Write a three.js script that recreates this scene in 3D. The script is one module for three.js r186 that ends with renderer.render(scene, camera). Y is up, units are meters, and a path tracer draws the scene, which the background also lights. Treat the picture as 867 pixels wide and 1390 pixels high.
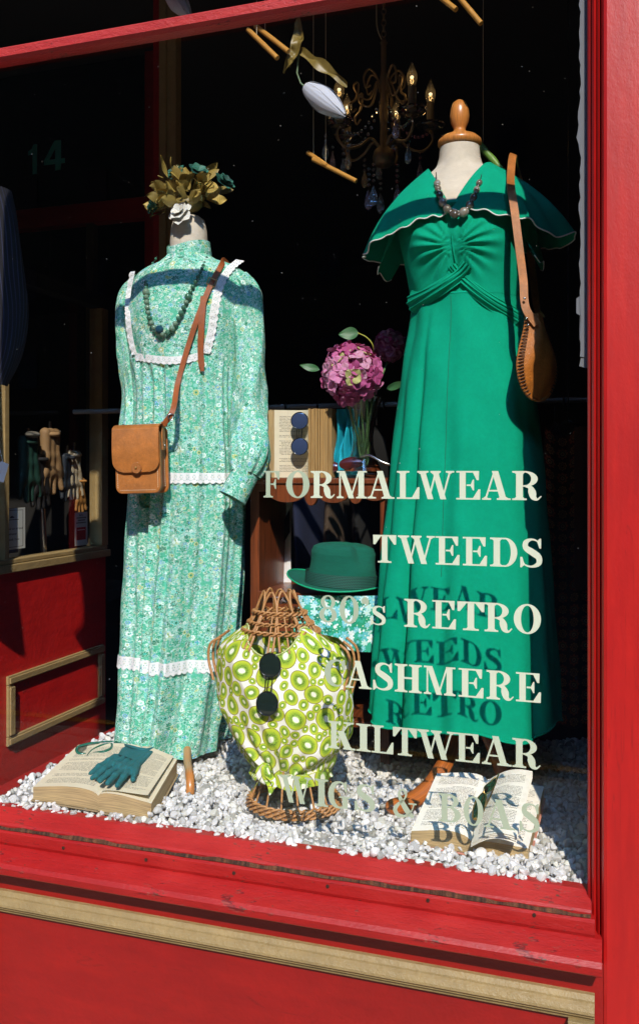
import * as THREE from 'three';
import { Sky } from 'three/addons/objects/Sky.js';
import { mergeGeometries, mergeVertices, toCreasedNormals } from 'three/addons/utils/BufferGeometryUtils.js';
import { RoundedBoxGeometry } from 'three/addons/geometries/RoundedBoxGeometry.js';
import { MarchingCubes } from 'three/addons/objects/MarchingCubes.js';

// ---------------------------------------------------------------- camera, sky, sun, exposure
const scene = new THREE.Scene();
const CAM = new THREE.Vector3(0, 1.5, 1.75), FPX = 1200, HZ = 638, CXP = 433;      // focal length, horizon and centre in photo pixels
const YAW = Math.atan(FPX / 3633), SN = Math.sin(YAW), CS = Math.cos(YAW);
const camera = new THREE.PerspectiveCamera(2 * Math.atan(695 / FPX) * 180 / Math.PI, 867 / 1390, 0.05, 300);
camera.position.copy(CAM); camera.rotation.y = YAW;
camera.setViewOffset(867, 1390, 0, 695 - HZ, 867, 1390);
const SUN = new THREE.Vector3(-0.112, -0.277, -0.30).normalize();                  // the way the light travels
const sky = new Sky(); sky.name = 'sky'; sky.scale.setScalar(200); sky.userData.kind = 'structure';
Object.assign(sky.material.uniforms.sunPosition, { value: SUN.clone().negate() });
sky.material.uniforms.turbidity.value = 6; sky.material.uniforms.rayleigh.value = 0.75; sky.material.uniforms.mieCoefficient.value = 0.006;
scene.add(sky); scene.environmentIntensity = 0.25;
const sun = new THREE.DirectionalLight(0xfff3e0, 4.6); sun.name = 'sun';
sun.position.copy(SUN).multiplyScalar(-20).add(new THREE.Vector3(-0.7, 1.5, 0)); sun.target.position.set(-0.7, 1.5, 0);
sun.castShadow = true; sun.shadow.mapSize.set(4096, 4096); sun.shadow.bias = -0.0003;
Object.assign(sun.shadow.camera, { left: -5, right: 5, top: 5, bottom: -5, near: 0.5, far: 60 });
scene.add(sun, sun.target);
const renderer = new THREE.WebGLRenderer({ antialias: true });
renderer.toneMapping = THREE.LinearToneMapping; renderer.toneMappingExposure = 1.0; renderer.shadowMap.enabled = true;

// ---------------------------------------------------------------- helpers
const V = (x, y, z) => new THREE.Vector3(x, y, z), PI = Math.PI, { clamp, lerp, smoothstep } = THREE.MathUtils;
function rng(a) { return () => { a |= 0; a = a + 0x6D2B79F5 | 0; let t = Math.imul(a ^ a >>> 15, 1 | a); t = t + Math.imul(t ^ t >>> 7, 61 | t) ^ t; return ((t ^ t >>> 14) >>> 0) / 4294967296; }; }
const ray = (px, py) => V(-FPX * SN + (px - CXP) * CS, -(py - HZ), -FPX * CS - (px - CXP) * SN);
const P = (px, py, z) => { const d = ray(px, py); return d.multiplyScalar((z - CAM.z) / d.z).add(CAM); };
const PX = (px, py, x) => { const d = ray(px, py); return d.multiplyScalar((x - CAM.x) / d.x).add(CAM); };
const K = (px, z) => (CAM.z - z) / (FPX * CS + (px - CXP) * SN);
const used = {};
function numbered(n) { const k = used[n] = (used[n] ?? -1) + 1; return k ? n + '_' + String(k).padStart(3, '0') : n; }
function tag(o, label, category, group) { o.userData = { label, category }; if (group) o.userData.group = group; return o; }
function thing(name, label, category, base = [0, 0, 0], group) {
  const o = new THREE.Group(); o.name = numbered(name); o.position.set(...(base.isVector3 ? base.toArray() : base)); scene.add(o); return tag(o, label, category, group);
}
function baseOf(p) { const b = V(0, 0, 0); for (; p && p !== scene; p = p.parent) b.add(p.position); return b; }
function part(p, name, geo, mat, label) {                                           // geometry given in the place's own metres
  if (Array.isArray(geo)) geo = merge(geo);
  const b = baseOf(p); geo.translate(-b.x, -b.y, -b.z);
  const m = new THREE.Mesh(geo, mat); m.name = name; m.castShadow = m.receiveShadow = true; p.add(m); if (label) m.userData.label = label; return m;
}
function put(p, name, geo, mat, pos, rot, scl) {                                    // shared geometry placed by a transform
  const m = new THREE.Mesh(geo, mat); m.name = name; m.castShadow = m.receiveShadow = true; const b = baseOf(p);
  m.position.copy(pos).sub(b); if (rot) { rot.isQuaternion ? m.quaternion.copy(rot) : m.rotation.copy(rot); } if (scl) m.scale.set(...scl); p.add(m); return m;
}
function solo(name, geo, mat, label, category, group) {
  if (Array.isArray(geo)) geo = merge(geo);
  const m = new THREE.Mesh(geo, mat); m.name = numbered(name); m.castShadow = m.receiveShadow = true; scene.add(m); return tag(m, label, category, group);
}
function struct(name, geo, mat) { const m = solo(name, geo, mat); m.userData = { kind: 'structure' }; return m; }
function merge(gs) {
  gs = gs.map((g) => { g = g.index ? g.toNonIndexed() : g; for (const k of Object.keys(g.attributes)) if (!['position', 'normal', 'uv'].includes(k)) g.deleteAttribute(k);
    if (!g.attributes.uv) g.setAttribute('uv', new THREE.BufferAttribute(new Float32Array(g.attributes.position.count * 2), 2)); if (!g.attributes.normal) g.computeVertexNormals(); return g; });
  return gs.length === 1 ? gs[0] : mergeGeometries(gs);
}
function box(x0, x1, y0, y1, z0, z1, r = 0.002) {                                   // uv in metres
  const w = x1 - x0, h = y1 - y0, d = z1 - z0, g = r ? new RoundedBoxGeometry(w, h, d, 2, Math.min(r, w / 3, h / 3, d / 3)) : new THREE.BoxGeometry(w, h, d);
  g.translate((x0 + x1) / 2, (y0 + y1) / 2, (z0 + z1) / 2); return boxUV(g);
}
function boxUV(g) {
  g = g.index ? g.toNonIndexed() : g; const p = g.attributes.position, n = g.attributes.normal, uv = new Float32Array(p.count * 2);
  for (let i = 0; i < p.count; i++) {
    const ax = Math.abs(n.getX(i)), ay = Math.abs(n.getY(i)), az = Math.abs(n.getZ(i)), x = p.getX(i), y = p.getY(i), z = p.getZ(i);
    [uv[2 * i], uv[2 * i + 1]] = ax > ay && ax > az ? [z, y] : ay > az ? [x, z] : [x, y];
  }
  g.setAttribute('uv', new THREE.BufferAttribute(uv, 2)); return g;
}
function grid(nu, nv, f, uvf) {                                                     // f(u, v) -> Vector3
  const pos = [], uv = [], idx = [];
  for (let j = 0; j <= nv; j++) for (let i = 0; i <= nu; i++) { const u = i / nu, v = j / nv, p = f(u, v); pos.push(p.x, p.y, p.z); const w = uvf ? uvf(u, v, p) : [u, v]; uv.push(w[0], w[1]); }
  for (let j = 0; j < nv; j++) for (let i = 0; i < nu; i++) { const a = j * (nu + 1) + i, b = a + 1, c = a + nu + 1, d = c + 1; idx.push(a, b, d, a, d, c); }
  const g = new THREE.BufferGeometry(); g.setAttribute('position', new THREE.Float32BufferAttribute(pos, 3)); g.setAttribute('uv', new THREE.Float32BufferAttribute(uv, 2)); g.setIndex(idx); g.computeVertexNormals(); return g;
}
const curve = (pts, closed = false) => new THREE.CatmullRomCurve3(pts, closed, 'centripetal');
const tube = (pts, r, n = 24, m = 6, closed = false) => new THREE.TubeGeometry(pts.length === 2 ? new THREE.LineCurve3(pts[0], pts[1]) : curve(pts, closed), n, r, m, closed);
function sweep(pts, rf, n = 40, m = 20, ruv = 1, cap = true) {                      // rf(t, angle) -> radius
  const c = pts.length === 2 ? new THREE.LineCurve3(pts[0], pts[1]) : curve(pts), fr = c.computeFrenetFrames(n), L = c.getLength();
  const g = grid(m, n, (u, v) => { const k = Math.round(v * n), a = u * 2 * PI, r = rf(v, a), p = c.getPointAt(v); return p.addScaledVector(fr.normals[k], r * Math.cos(a)).addScaledVector(fr.binormals[k], r * Math.sin(a)); }, (u, v) => [u * ruv, v * L]);
  const gs = [g];
  if (cap) for (const k of [0, n]) { const p0 = c.getPointAt(k / n); gs.push(grid(m, 1, (u, v) => { const a = u * 2 * PI, r = rf(k / n, a) * (1 - v * 0.999); return p0.clone().addScaledVector(fr.normals[k], r * Math.cos(a)).addScaledVector(fr.binormals[k], r * Math.sin(a) * (k ? 1 : 1)); }, (u, v) => [u * ruv, v * 0.01])); }
  return merge(gs);
}
function strap(pts, nrm, w, th = 0.003, n = 60) {                                   // flat strap: nrm(point, t) is the way its face looks
  const c = curve(pts), gs = []; const fr = [];
  for (let i = 0; i <= n; i++) { const t = i / n, p = c.getPointAt(t), T = c.getTangentAt(t), N = nrm(p, t).clone().normalize(); N.addScaledVector(T, -N.dot(T)).normalize(); fr.push([p, N, T.clone().cross(N).normalize()]); }
  const L = c.getLength(), ww = (i) => typeof w === 'function' ? w(i / n) : w;
  const side = (a0, b0, a1, b1) => grid(1, n, (u, v) => { const i = Math.round(v * n), [p, N, B] = fr[i]; return p.clone().addScaledVector(B, lerp(a0, a1, u) * ww(i) / 2).addScaledVector(N, lerp(b0, b1, u) * th / 2); }, (u, v) => [u * 0.02, v * L]);
  gs.push(side(-1, 1, 1, 1), side(1, 1, 1, -1), side(1, -1, -1, -1), side(-1, -1, -1, 1)); return merge(gs);
}
function prism(pts, x0, x1, axis = 'x') {                                           // profile [a, b] swept along an axis; uv: along, round
  const gs = []; let s = 0;
  for (let i = 0; i < pts.length; i++) {
    const p = pts[i], q = pts[(i + 1) % pts.length], l = Math.hypot(q[0] - p[0], q[1] - p[1]), s0 = s; s += l;
    gs.push(grid(1, 1, (u, v) => { const a = lerp(p[0], q[0], v), b = lerp(p[1], q[1], v), c = lerp(x0, x1, u); return axis === 'x' ? V(c, b, a) : V(a, c, b); }, (u, v) => [lerp(x0, x1, u), s0 + v * l]));
  }
  const sh = new THREE.Shape(pts.map((p) => new THREE.Vector2(p[0], p[1])));
  for (const c of [x0, x1]) { const g = new THREE.ShapeGeometry(sh), p = g.attributes.position; for (let i = 0; i < p.count; i++) { const a = p.getX(i), b = p.getY(i); axis === 'x' ? p.setXYZ(i, c, b, a) : p.setXYZ(i, a, c, b); } g.computeVertexNormals(); gs.push(g); }
  return merge(gs);
}
function extrude(sh, depth, bevel = 0) { return new THREE.ExtrudeGeometry(sh, { depth, bevelEnabled: bevel > 0, bevelSize: bevel, bevelThickness: bevel, bevelSegments: 2, curveSegments: 20 }); }
const poly = (pts) => new THREE.Shape(pts.map((p) => new THREE.Vector2(...p)));
function sph(p, r, s = [1, 1, 1], n = 16) { const g = new THREE.SphereGeometry(r, n, Math.ceil(n * 0.7)); g.scale(...s); g.translate(p.x, p.y, p.z); return g; }
function lathe(prof, p, n = 40) { const g = new THREE.LatheGeometry(prof.map((q) => new THREE.Vector2(...q)), n); g.translate(p.x, p.y, p.z); return g; }
function tab(rows) {                                                                // smooth table: rows [y, value...] rising in y
  return (y, k = 1) => { if (y <= rows[0][0]) return rows[0][k]; const n = rows.length - 1; if (y >= rows[n][0]) return rows[n][k]; let i = 0; while (rows[i + 1][0] < y) i++;
    const h = rows[i + 1][0] - rows[i][0], t = (y - rows[i][0]) / h, m = (j) => { const a = rows[Math.max(0, j - 1)], b = rows[Math.min(n, j + 1)]; return (b[k] - a[k]) / (b[0] - a[0]); };
    const t2 = t * t, t3 = t2 * t; return (2 * t3 - 3 * t2 + 1) * rows[i][k] + (t3 - 2 * t2 + t) * h * m(i) + (-2 * t3 + 3 * t2) * rows[i + 1][k] + (t3 - t2) * h * m(i + 1); };
}
function makeBody(rows, fold = () => 0) {                                           // rows: [y, cx, cz, a, b]
  const f = tab(rows); const B = { f, fold };
  B.at = (th, y, off = 0) => { const o = off + fold(th, y); return V(f(y, 1) + (f(y, 3) + o) * Math.sin(th), y, f(y, 2) + (f(y, 4) + o) * Math.cos(th)); };
  B.th = (x, y) => Math.asin(clamp((x - f(y, 1)) / f(y, 3), -0.999, 0.999));
  B.on = (px, py, off = 0) => { let z = f(P(px, py, rows[0][2]).y, 2), p; for (let i = 0; i < 14; i++) { p = P(px, py, z); const th = B.th(p.x, p.y), q = B.at(th, p.y, off); z = lerp(z, q.z, 0.7); } return P(px, py, z); };
  B.normal = (p) => { const th = B.th(p.x, p.y); return V(Math.sin(th) * f(p.y, 4), 0.0, Math.cos(th) * f(p.y, 3)).normalize(); };
  B.mesh = (y0, y1, nu, nv, t0 = -PI, t1 = PI, off = 0) => { const r = (f(y0, 3) + f(y1, 3)) / 2; return grid(nu, nv, (u, v) => B.at(lerp(t0, t1, u), lerp(y0, y1, v), off), (u, v) => [lerp(t0, t1, u) * r, lerp(y0, y1, v)]); };
  return B;
}
// a smooth union of tapered capsules, meshed: bones [[x,y,z,r, x,y,z,r], ...]
function blob(bones, cell, k = 0.006) {
  const lo = V(1e9, 1e9, 1e9), hi = V(-1e9, -1e9, -1e9);
  for (const b of bones) for (const o of [0, 4]) for (const [i, a] of ['x', 'y', 'z'].entries()) { lo[a] = Math.min(lo[a], b[o + i] - b[o + 3]); hi[a] = Math.max(hi[a], b[o + i] + b[o + 3]); }
  const c = lo.clone().add(hi).multiplyScalar(0.5), S = hi.clone().sub(lo), half = Math.max(S.x, S.y, S.z) / 2 + 3 * cell, res = Math.min(110, Math.ceil(2 * half / cell));
  const mc = new MarchingCubes(res, undefined, false, false, 200000); mc.isolation = 0; const F = mc.field;
  for (let z = 0, i = 0; z < res; z++) for (let y = 0; y < res; y++) for (let x = 0; x < res; x++, i++) {
    const px = c.x + (x - res / 2) / (res / 2) * half, py = c.y + (y - res / 2) / (res / 2) * half, pz = c.z + (z - res / 2) / (res / 2) * half; let d = 1e9;
    for (const b of bones) { const bx = b[4] - b[0], by = b[5] - b[1], bz = b[6] - b[2], ax = px - b[0], ay = py - b[1], az = pz - b[2]; const t = clamp((ax * bx + ay * by + az * bz) / (bx * bx + by * by + bz * bz + 1e-12), 0, 1);
      const e = Math.hypot(ax - t * bx, ay - t * by, az - t * bz) - lerp(b[3], b[7], t), h = Math.max(k - Math.abs(d - e), 0) / k; d = Math.min(d, e) - h * h * k / 4; }
    F[i] = -d;
  }
  mc.update(); const n = mc.count, g = new THREE.BufferGeometry(), a = mc.positionArray.slice(0, n * 3);
  for (let i = 0; i < a.length; i += 3) { a[i] = c.x + a[i] * half; a[i + 1] = c.y + a[i + 1] * half; a[i + 2] = c.z + a[i + 2] * half; }
  g.setAttribute('position', new THREE.BufferAttribute(a, 3)); const m = mergeVertices(g, 1e-5); m.computeVertexNormals(); return boxUV(m);
}
// ---------------------------------------------------------------- textures
function canvas(w, h, draw, srgb = true) {
  const c = document.createElement('canvas'); c.width = w; c.height = h; draw(c.getContext('2d'), w, h);
  const t = new THREE.CanvasTexture(c); if (srgb) t.colorSpace = THREE.SRGBColorSpace; t.wrapS = t.wrapT = THREE.RepeatWrapping; t.magFilter = THREE.LinearFilter; return t;
}
function rep(t, u, v = u) { const c = t.clone(); c.repeat.set(u, v); c.needsUpdate = true; return c; }
function noiseField(n, oct, seed, sx = 1, sy = 1) {                                 // tileable fbm 0..1
  const out = new Float32Array(n * n); let amp = 1, tot = 0;
  for (let o = 0; o < oct.length; o++) {
    const gx = Math.max(1, Math.round(oct[o] * sx)), gy = Math.max(1, Math.round(oct[o] * sy)), r = rng(seed + o * 77), g = Float32Array.from({ length: gx * gy }, r); amp = 1 / (1 + o * 0.6); tot += amp;
    for (let y = 0; y < n; y++) { const fy = y / n * gy, y0 = Math.floor(fy), ty = fy - y0, wy = ty * ty * (3 - 2 * ty), ya = (y0 % gy) * gx, yb = ((y0 + 1) % gy) * gx;
      for (let x = 0; x < n; x++) { const fx = x / n * gx, x0 = Math.floor(fx), tx = fx - x0, wx = tx * tx * (3 - 2 * tx), xa = x0 % gx, xb = (x0 + 1) % gx;
        out[y * n + x] += amp * lerp(lerp(g[ya + xa], g[ya + xb], wx), lerp(g[yb + xa], g[yb + xb], wx), wy); } }
  }
  for (let i = 0; i < out.length; i++) out[i] /= tot; return out;
}
function fieldTex(n, f, srgb) {                                                     // f(i, x, y) -> [r, g, b] 0..255
  const d = new Uint8Array(n * n * 4); for (let y = 0, i = 0; y < n; y++) for (let x = 0; x < n; x++, i++) { const c = f(i, x, y); d[4 * i] = c[0]; d[4 * i + 1] = c[1]; d[4 * i + 2] = c[2]; d[4 * i + 3] = 255; }
  const t = new THREE.DataTexture(d, n, n); t.wrapS = t.wrapT = THREE.RepeatWrapping; t.magFilter = THREE.LinearFilter; if (srgb) t.colorSpace = THREE.SRGBColorSpace; t.needsUpdate = true; return t;
}
const N1 = noiseField(512, [5, 13, 40, 110, 240], 11), N2 = noiseField(512, [3, 9, 27, 80], 29), NS = noiseField(512, [90, 200], 41, 1, 0.05), NF = noiseField(512, [120, 256], 5);
const bumpT = fieldTex(512, (i) => { const v = N1[i] * 255; return [v, v, v]; }), fineT = fieldTex(512, (i) => { const v = NF[i] * 255; return [v, v, v]; });
const weaveT = canvas(256, 256, (c) => { c.fillStyle = '#777'; c.fillRect(0, 0, 256, 256); for (let y = 0; y < 64; y++) for (let x = 0; x < 64; x++) { c.fillStyle = (x + y) % 2 ? '#aaa' : '#4c4c4c'; c.fillRect(x * 4, y * 4, 3, 3); } }, false);
const std = (o) => new THREE.MeshStandardMaterial({ side: THREE.DoubleSide, roughness: 0.7, ...o });
const phy = (o) => new THREE.MeshPhysicalMaterial({ side: THREE.DoubleSide, roughness: 0.7, ...o });
const lin = (r, g, b) => new THREE.Color().setRGB(r, g, b);
// old gloss paint: colour drift, brush drag along u, chips down to brown wood and old coats
function paintTex(chip, seed, base = [188, 25, 23], worn = 0) {
  const C = noiseField(512, [26, 64], seed + 9, 0.16, 1.5), D = noiseField(512, [3, 8], seed + 13);
  const A = noiseField(512, [4, 11, 30, 90, 200], seed), B = noiseField(512, [40, 130], seed + 3, 0.25, 1.6);
  return fieldTex(512, (i) => { const a = A[i], b = B[i], s = 0.86 + 0.2 * a + 0.1 * (b - 0.5); let c = [base[0] * s, base[1] * (s + 0.25 * (b - 0.5)), base[2] * s];
    if (worn) { const f = clamp((D[i] - 0.5) * 2.6, 0, 1) * worn; c = [lerp(c[0], 192, f * 0.5), lerp(c[1], 56, f * 0.5), lerp(c[2], 50, f * 0.5)]; const q = Math.abs(C[i] - 0.5); if (q < 0.012) { const k = (1 - q / 0.012) * 0.75 * worn * clamp((A[i] - 0.42) * 7, 0, 1); c = [lerp(c[0], 62, k), lerp(c[1], 14, k), lerp(c[2], 14, k)]; } }
    if (a > 0.72 - chip) { const k = clamp((a - 0.72 + chip) * 18, 0, 1); const w = b > 0.62 ? [88, 60, 44] : b > 0.45 ? [112, 12, 18] : [150, 60, 50]; c = c.map((v, j) => lerp(v, w[j], k)); } return c; }, true);
}
const redT = paintTex(0, 3, [186, 25, 23], 0.3), redWornT = paintTex(0.085, 57, [166, 20, 19], 0.8);
const M = {};
M.red = phy({ map: rep(redT, 1.1), roughness: 0.42, bumpMap: rep(bumpT, 2.3), bumpScale: 0.004, clearcoat: 0.25, clearcoatRoughness: 0.35 });
M.redWorn = phy({ map: rep(redWornT, 1.7, 3.5), roughness: 0.5, bumpMap: rep(bumpT, 1.2, 3), bumpScale: 0.0022, clearcoat: 0.12, clearcoatRoughness: 0.4 });
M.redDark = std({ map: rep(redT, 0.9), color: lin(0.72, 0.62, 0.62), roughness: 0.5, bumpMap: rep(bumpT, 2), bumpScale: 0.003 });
M.rawWood = std({ map: rep(fieldTex(512, (i) => { const v = NS[i] * 0.7 + N1[i] * 0.5; return [118 * v + 18, 74 * v + 10, 46 * v + 8]; }, true), 2, 2), roughness: 0.9, bumpMap: rep(bumpT, 6, 12), bumpScale: 0.006 });
M.cream = std({ map: rep(fieldTex(512, (i) => { const v = 0.75 + 0.25 * N1[i] + 0.12 * (N2[i] - 0.5); return [172 * v, 148 * v, 100 * v]; }, true), 1.5), roughness: 0.55, bumpMap: rep(bumpT, 4), bumpScale: 0.003 });
M.glass = phy({ color: 0xffffff, transmission: 1, roughness: 0, thickness: 0, ior: 1.5 });
M.black = std({ color: lin(0.006, 0.006, 0.006), roughness: 0.95 });
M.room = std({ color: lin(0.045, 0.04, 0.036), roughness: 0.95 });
M.letter = std({ color: lin(0.66, 0.72, 0.55), roughness: 0.6 });
M.letterWorn = std({ color: lin(0.42, 0.50, 0.36), roughness: 0.65 });

// ---------------------------------------------------------------- the setting outside
const asphaltT = fieldTex(512, (i) => { const v = 40 + 50 * NF[i] + 26 * N2[i]; return [v, v, v * 1.02]; }, true);
struct('ground', box(-60, 60, -0.5, -0.12, -30, 60, 0), std({ color: lin(0.06, 0.06, 0.06), roughness: 0.95 }));
struct('road', box(-60, 60, -0.12, -0.1, 2.7, 34, 0), std({ map: rep(asphaltT, 1.4), roughness: 0.9, bumpMap: rep(fineT, 3), bumpScale: 0.004 }));
{ const slab = std({ map: rep(fieldTex(512, (i) => { const v = 112 + 50 * N1[i] + 20 * NF[i]; return [v, v * 0.95, v * 0.86]; }, true), 0.7), roughness: 0.85, bumpMap: rep(fineT, 2), bumpScale: 0.003 });
  const pv = thing('pavement', undefined, undefined, [0, 0, 0]); pv.userData = { kind: 'structure' };
  part(pv, 'bedding', box(-14, 14, -0.12, -0.03, -2.6, 2.56, 0), M.black);
  const g = box(-0.296, 0.296, -0.03, 0, -0.21, 0.21, 0.004);
  for (let i = -8; i < 8; i++) for (let j = 0; j < 6; j++) put(pv, 'paving_slab', g, slab, V(i * 0.6 + (j % 2) * 0.3, 0.0005 * ((i * 7 + j * 3) % 5), 0.35 + j * 0.426));
  const k = box(-0.447, 0.447, -0.12, 0.005, 2.56, 2.7, 0.012); for (let i = -6; i < 7; i++) put(pv, 'kerb_stone', k, slab, V(i * 0.9, 0, 0)); }
{ const y = std({ map: rep(fieldTex(512, (i) => { const v = N1[i] > 0.56 ? 0.6 : 1; return [196 * v, 148 * v, 40 * v]; }, true), 1.2), roughness: 0.8 });
  const r = struct('yellow_line', [box(-30, 30, -0.0995, -0.095, 2.9, 2.98, 0), box(-30, 30, -0.0995, -0.095, 3.1, 3.18, 0)], y); }
{ const b = thing('stone_building', 'tall shaded stone building across the street behind the viewer', 'building', [0, 0, 40]);
  part(b, 'wall', box(-60, 60, -0.1, 32, 38, 44, 0), std({ color: lin(0.07, 0.06, 0.05), roughness: 0.9 }));
  const g = box(-0.6, 0.6, -1, 1, -0.04, 0.04, 0), wm = std({ color: lin(0.02, 0.02, 0.025), roughness: 0.2 });
  for (let i = -8; i <= 8; i++) for (let j = 0; j < 4; j++) put(b, 'window', g, wm, V(i * 4.2, 2.2 + j * 4.6, 37.98)); }

// ---------------------------------------------------------------- the shop shell
const FL = 0.706, TOP = 3.02, RET = -1.45, OPP = -2.1;                               // pebble bed, head of the window, glass return, far side of the entrance
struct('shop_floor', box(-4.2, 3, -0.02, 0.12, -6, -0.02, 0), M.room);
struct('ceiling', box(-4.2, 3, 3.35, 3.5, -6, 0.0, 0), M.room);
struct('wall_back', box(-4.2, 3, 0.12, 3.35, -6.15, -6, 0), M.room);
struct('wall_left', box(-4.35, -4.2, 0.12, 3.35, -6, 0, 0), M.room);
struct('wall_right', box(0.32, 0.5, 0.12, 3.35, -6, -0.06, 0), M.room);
{ const w = thing('upper_storey', 'rendered upper wall of the shop building above its sign board', 'building', [0, 3.5, 0]);
  part(w, 'wall', box(-9, 6, 3.6, 9, -6.2, -0.05, 0), std({ color: lin(0.28, 0.24, 0.2), roughness: 0.9, bumpMap: rep(bumpT, 1), bumpScale: 0.006 }));
  const g = box(-0.55, 0.55, -0.9, 0.9, -0.02, 0.02, 0); for (let i = 0; i < 5; i++) put(w, 'window', g, std({ color: lin(0.02, 0.022, 0.025), roughness: 0.15 }), V(-7 + i * 2.9, 5.6, -0.04)); }
const shop = thing('shopfront', 'red painted timber shop front framing the big display window', 'shopfront', [-0.7, 0, 0]);
{ // right pilaster: stepped mouldings beside the glass, then the flat face
  const prof = [[-0.018, -0.06], [-0.018, 0.012], [-0.012, 0.018], [-0.007, 0.016], [-0.006, 0.026], [0.0, 0.032], [0.006, 0.026], [0.0065, 0.03], [0.012, 0.040], [0.0185, 0.030], [0.019, 0.036], [0.021, 0.046], [0.026, 0.053], [0.034, 0.055], [0.0345, 0.052], [0.52, 0.052], [0.52, -0.06]].map(([a, b]) => [a < 0.3 ? -0.0435 + (a + 0.018) * 0.667 : a, b]);
  part(shop, 'pilaster', prism(prof, 0, 3.1, 'y'), M.redPil = phy({ map: rep(redT, 0.6, 1.3), roughness: 0.4, bumpMap: rep(bumpT, 1.6, 3.5), bumpScale: 0.0007, clearcoat: 0.25, clearcoatRoughness: 0.35 }));
  part(shop, 'pilaster', [box(RET - 0.05, RET, 0, 3.1, -0.06, 0.05)], M.red);
  part(shop, 'wall_panel', [box(0.52, 6, 0, 3.1, -0.06, 0.02, 0), box(-9, OPP - 0.03, 0, 3.1, -0.06, 0.02, 0)], M.red);
  part(shop, 'fascia_board', [box(-9, 6, TOP, 3.6, -0.06, 0.08), box(-9, 6, 3.58, 3.64, -0.06, 0.2)], M.red);
  const rail = part(shop, 'transom_rail', prism([[-0.012, 2.457], [0.022, 2.454], [0.030, 2.461], [0.030, 2.480], [0.022, 2.486], [-0.012, 2.489]], RET, -0.044), phy({ map: rep(paintTex(0.09, 83, [188, 46, 46], 0.8), 1.7, 3), roughness: 0.55, bumpMap: rep(bumpT, 3, 6), bumpScale: 0.004 }));
  // sill: sloping top, raw groove, face with nail holes, second sill
  const x0 = RET - 0.05, x1 = 0.0;
  part(shop, 'window_sill', prism([[-0.02, 0.66], [-0.02, 0.707], [0.0, 0.705], [0.040, 0.686], [0.044, 0.682], [0.041, 0.66]], x0, -0.036), M.redWorn);
  part(shop, 'window_sill', prism([[-0.02, 0.622], [-0.02, 0.672], [0.046, 0.672], [0.052, 0.668], [0.053, 0.647], [0.050, 0.640], [0.046, 0.622]], x0, -0.030), M.redWorn);
  part(shop, 'exposed_groove', (() => { const r = rng(9), n = 160; return grid(n, 1, (u, v) => V(lerp(x0, -0.037, u), lerp(0.6725 + 0.0012, 0.6805 + 0.0022 * Math.sin(u * 40) * Math.sin(u * 17) + 0.0012 * Math.sin(u * 133), v), v ? 0.0440 : 0.0475 + 0.0012 * Math.sin(u * 61)), (u, v) => [u * 1.5, v * 0.012]); })(), M.rawWood, 'bare brown wood along the split sill edge');
  part(shop, 'lower_sill', prism([[-0.02, 0.592], [-0.02, 0.648], [0.052, 0.640], [0.098, 0.622], [0.105, 0.614], [0.104, 0.600], [0.097, 0.595]], x0, -0.017), M.redWorn);
  const hole = new THREE.CylinderGeometry(0.0035, 0.0035, 0.002, 12).rotateX(PI / 2); for (const [px, py] of [[86, 1151], [198, 1167], [317, 1185], [444, 1203], [580, 1222], [724, 1242]]) { const p = P(px, py, 0.053); put(shop, 'nail_hole', hole, M.rawWood, p.setZ(0.0535)); }
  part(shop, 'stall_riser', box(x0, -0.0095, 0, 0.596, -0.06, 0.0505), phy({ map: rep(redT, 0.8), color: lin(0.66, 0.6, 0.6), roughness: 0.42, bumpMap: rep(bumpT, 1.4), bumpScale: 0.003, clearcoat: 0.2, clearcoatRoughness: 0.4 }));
  part(shop, 'moulding', prism([[0.05, 0.493], [0.05, 0.54], [0.060, 0.540], [0.066, 0.532], [0.0665, 0.528], [0.072, 0.524], [0.076, 0.516], [0.0765, 0.511], [0.070, 0.506], [0.070, 0.503], [0.064, 0.500], [0.062, 0.493]], x0 + 0.1, -0.03), M.cream);
  part(shop, 'moulding', [box(x0 + 0.1, x0 + 0.147, 0.15, 0.4925, 0.05, 0.072), box(-0.077, -0.03, 0.15, 0.4925, 0.05, 0.072), box(x0 + 0.1, -0.03, 0.1, 0.1495, 0.05, 0.072)], M.cream);
  part(shop, 'plinth', box(x0, 0.02, 0, 0.07, 0.052, 0.085), M.black);
  { const r = rng(71), gs = []; for (let i = 0; i < 170; i++) { const g = new THREE.CircleGeometry(0.0004 + 0.0007 * r() * r(), 6); g.rotateZ(r() * 6); g.scale(1, 0.5 + r(), 1); g.translate(lerp(RET + 0.02, -0.06, r()), 0.75 + 1.7 * r(), 0.0008 + 0.00001 * i); gs.push(g); } const m = part(shop, 'dust_specks', gs, std({ color: lin(0.4, 0.4, 0.38), roughness: 1 })); m.userData.kind = 'stuff'; }
  // panes
  const pane = (a) => grid(1, 1, (u, v) => V(lerp(a[0], a[1], u), lerp(a[2], a[3], v), 0.0));
  part(shop, 'window_pane', pane([RET, -0.04, 0.704, 2.456]), M.glass); part(shop, 'transom_pane', pane([RET, -0.04, 2.49, TOP]), M.glass);
  part(shop, 'return_frame', [box(RET - 0.02, RET + 0.02, 0.12, 0.70, -0.97, -0.06)], M.redDark); part(shop, 'corner_post', [box(RET - 0.045, RET - 0.0155, 0.70, 3.35, -0.985, -0.955)], M.redDark); part(shop, 'corner_post', [box(RET - 0.0145, RET + 0.045, 0.70, 3.35, -0.99, -0.95), box(RET - 0.0145, RET + 0.012, 0.70, 3.35, -0.949, -0.94)], M.cream);
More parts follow.
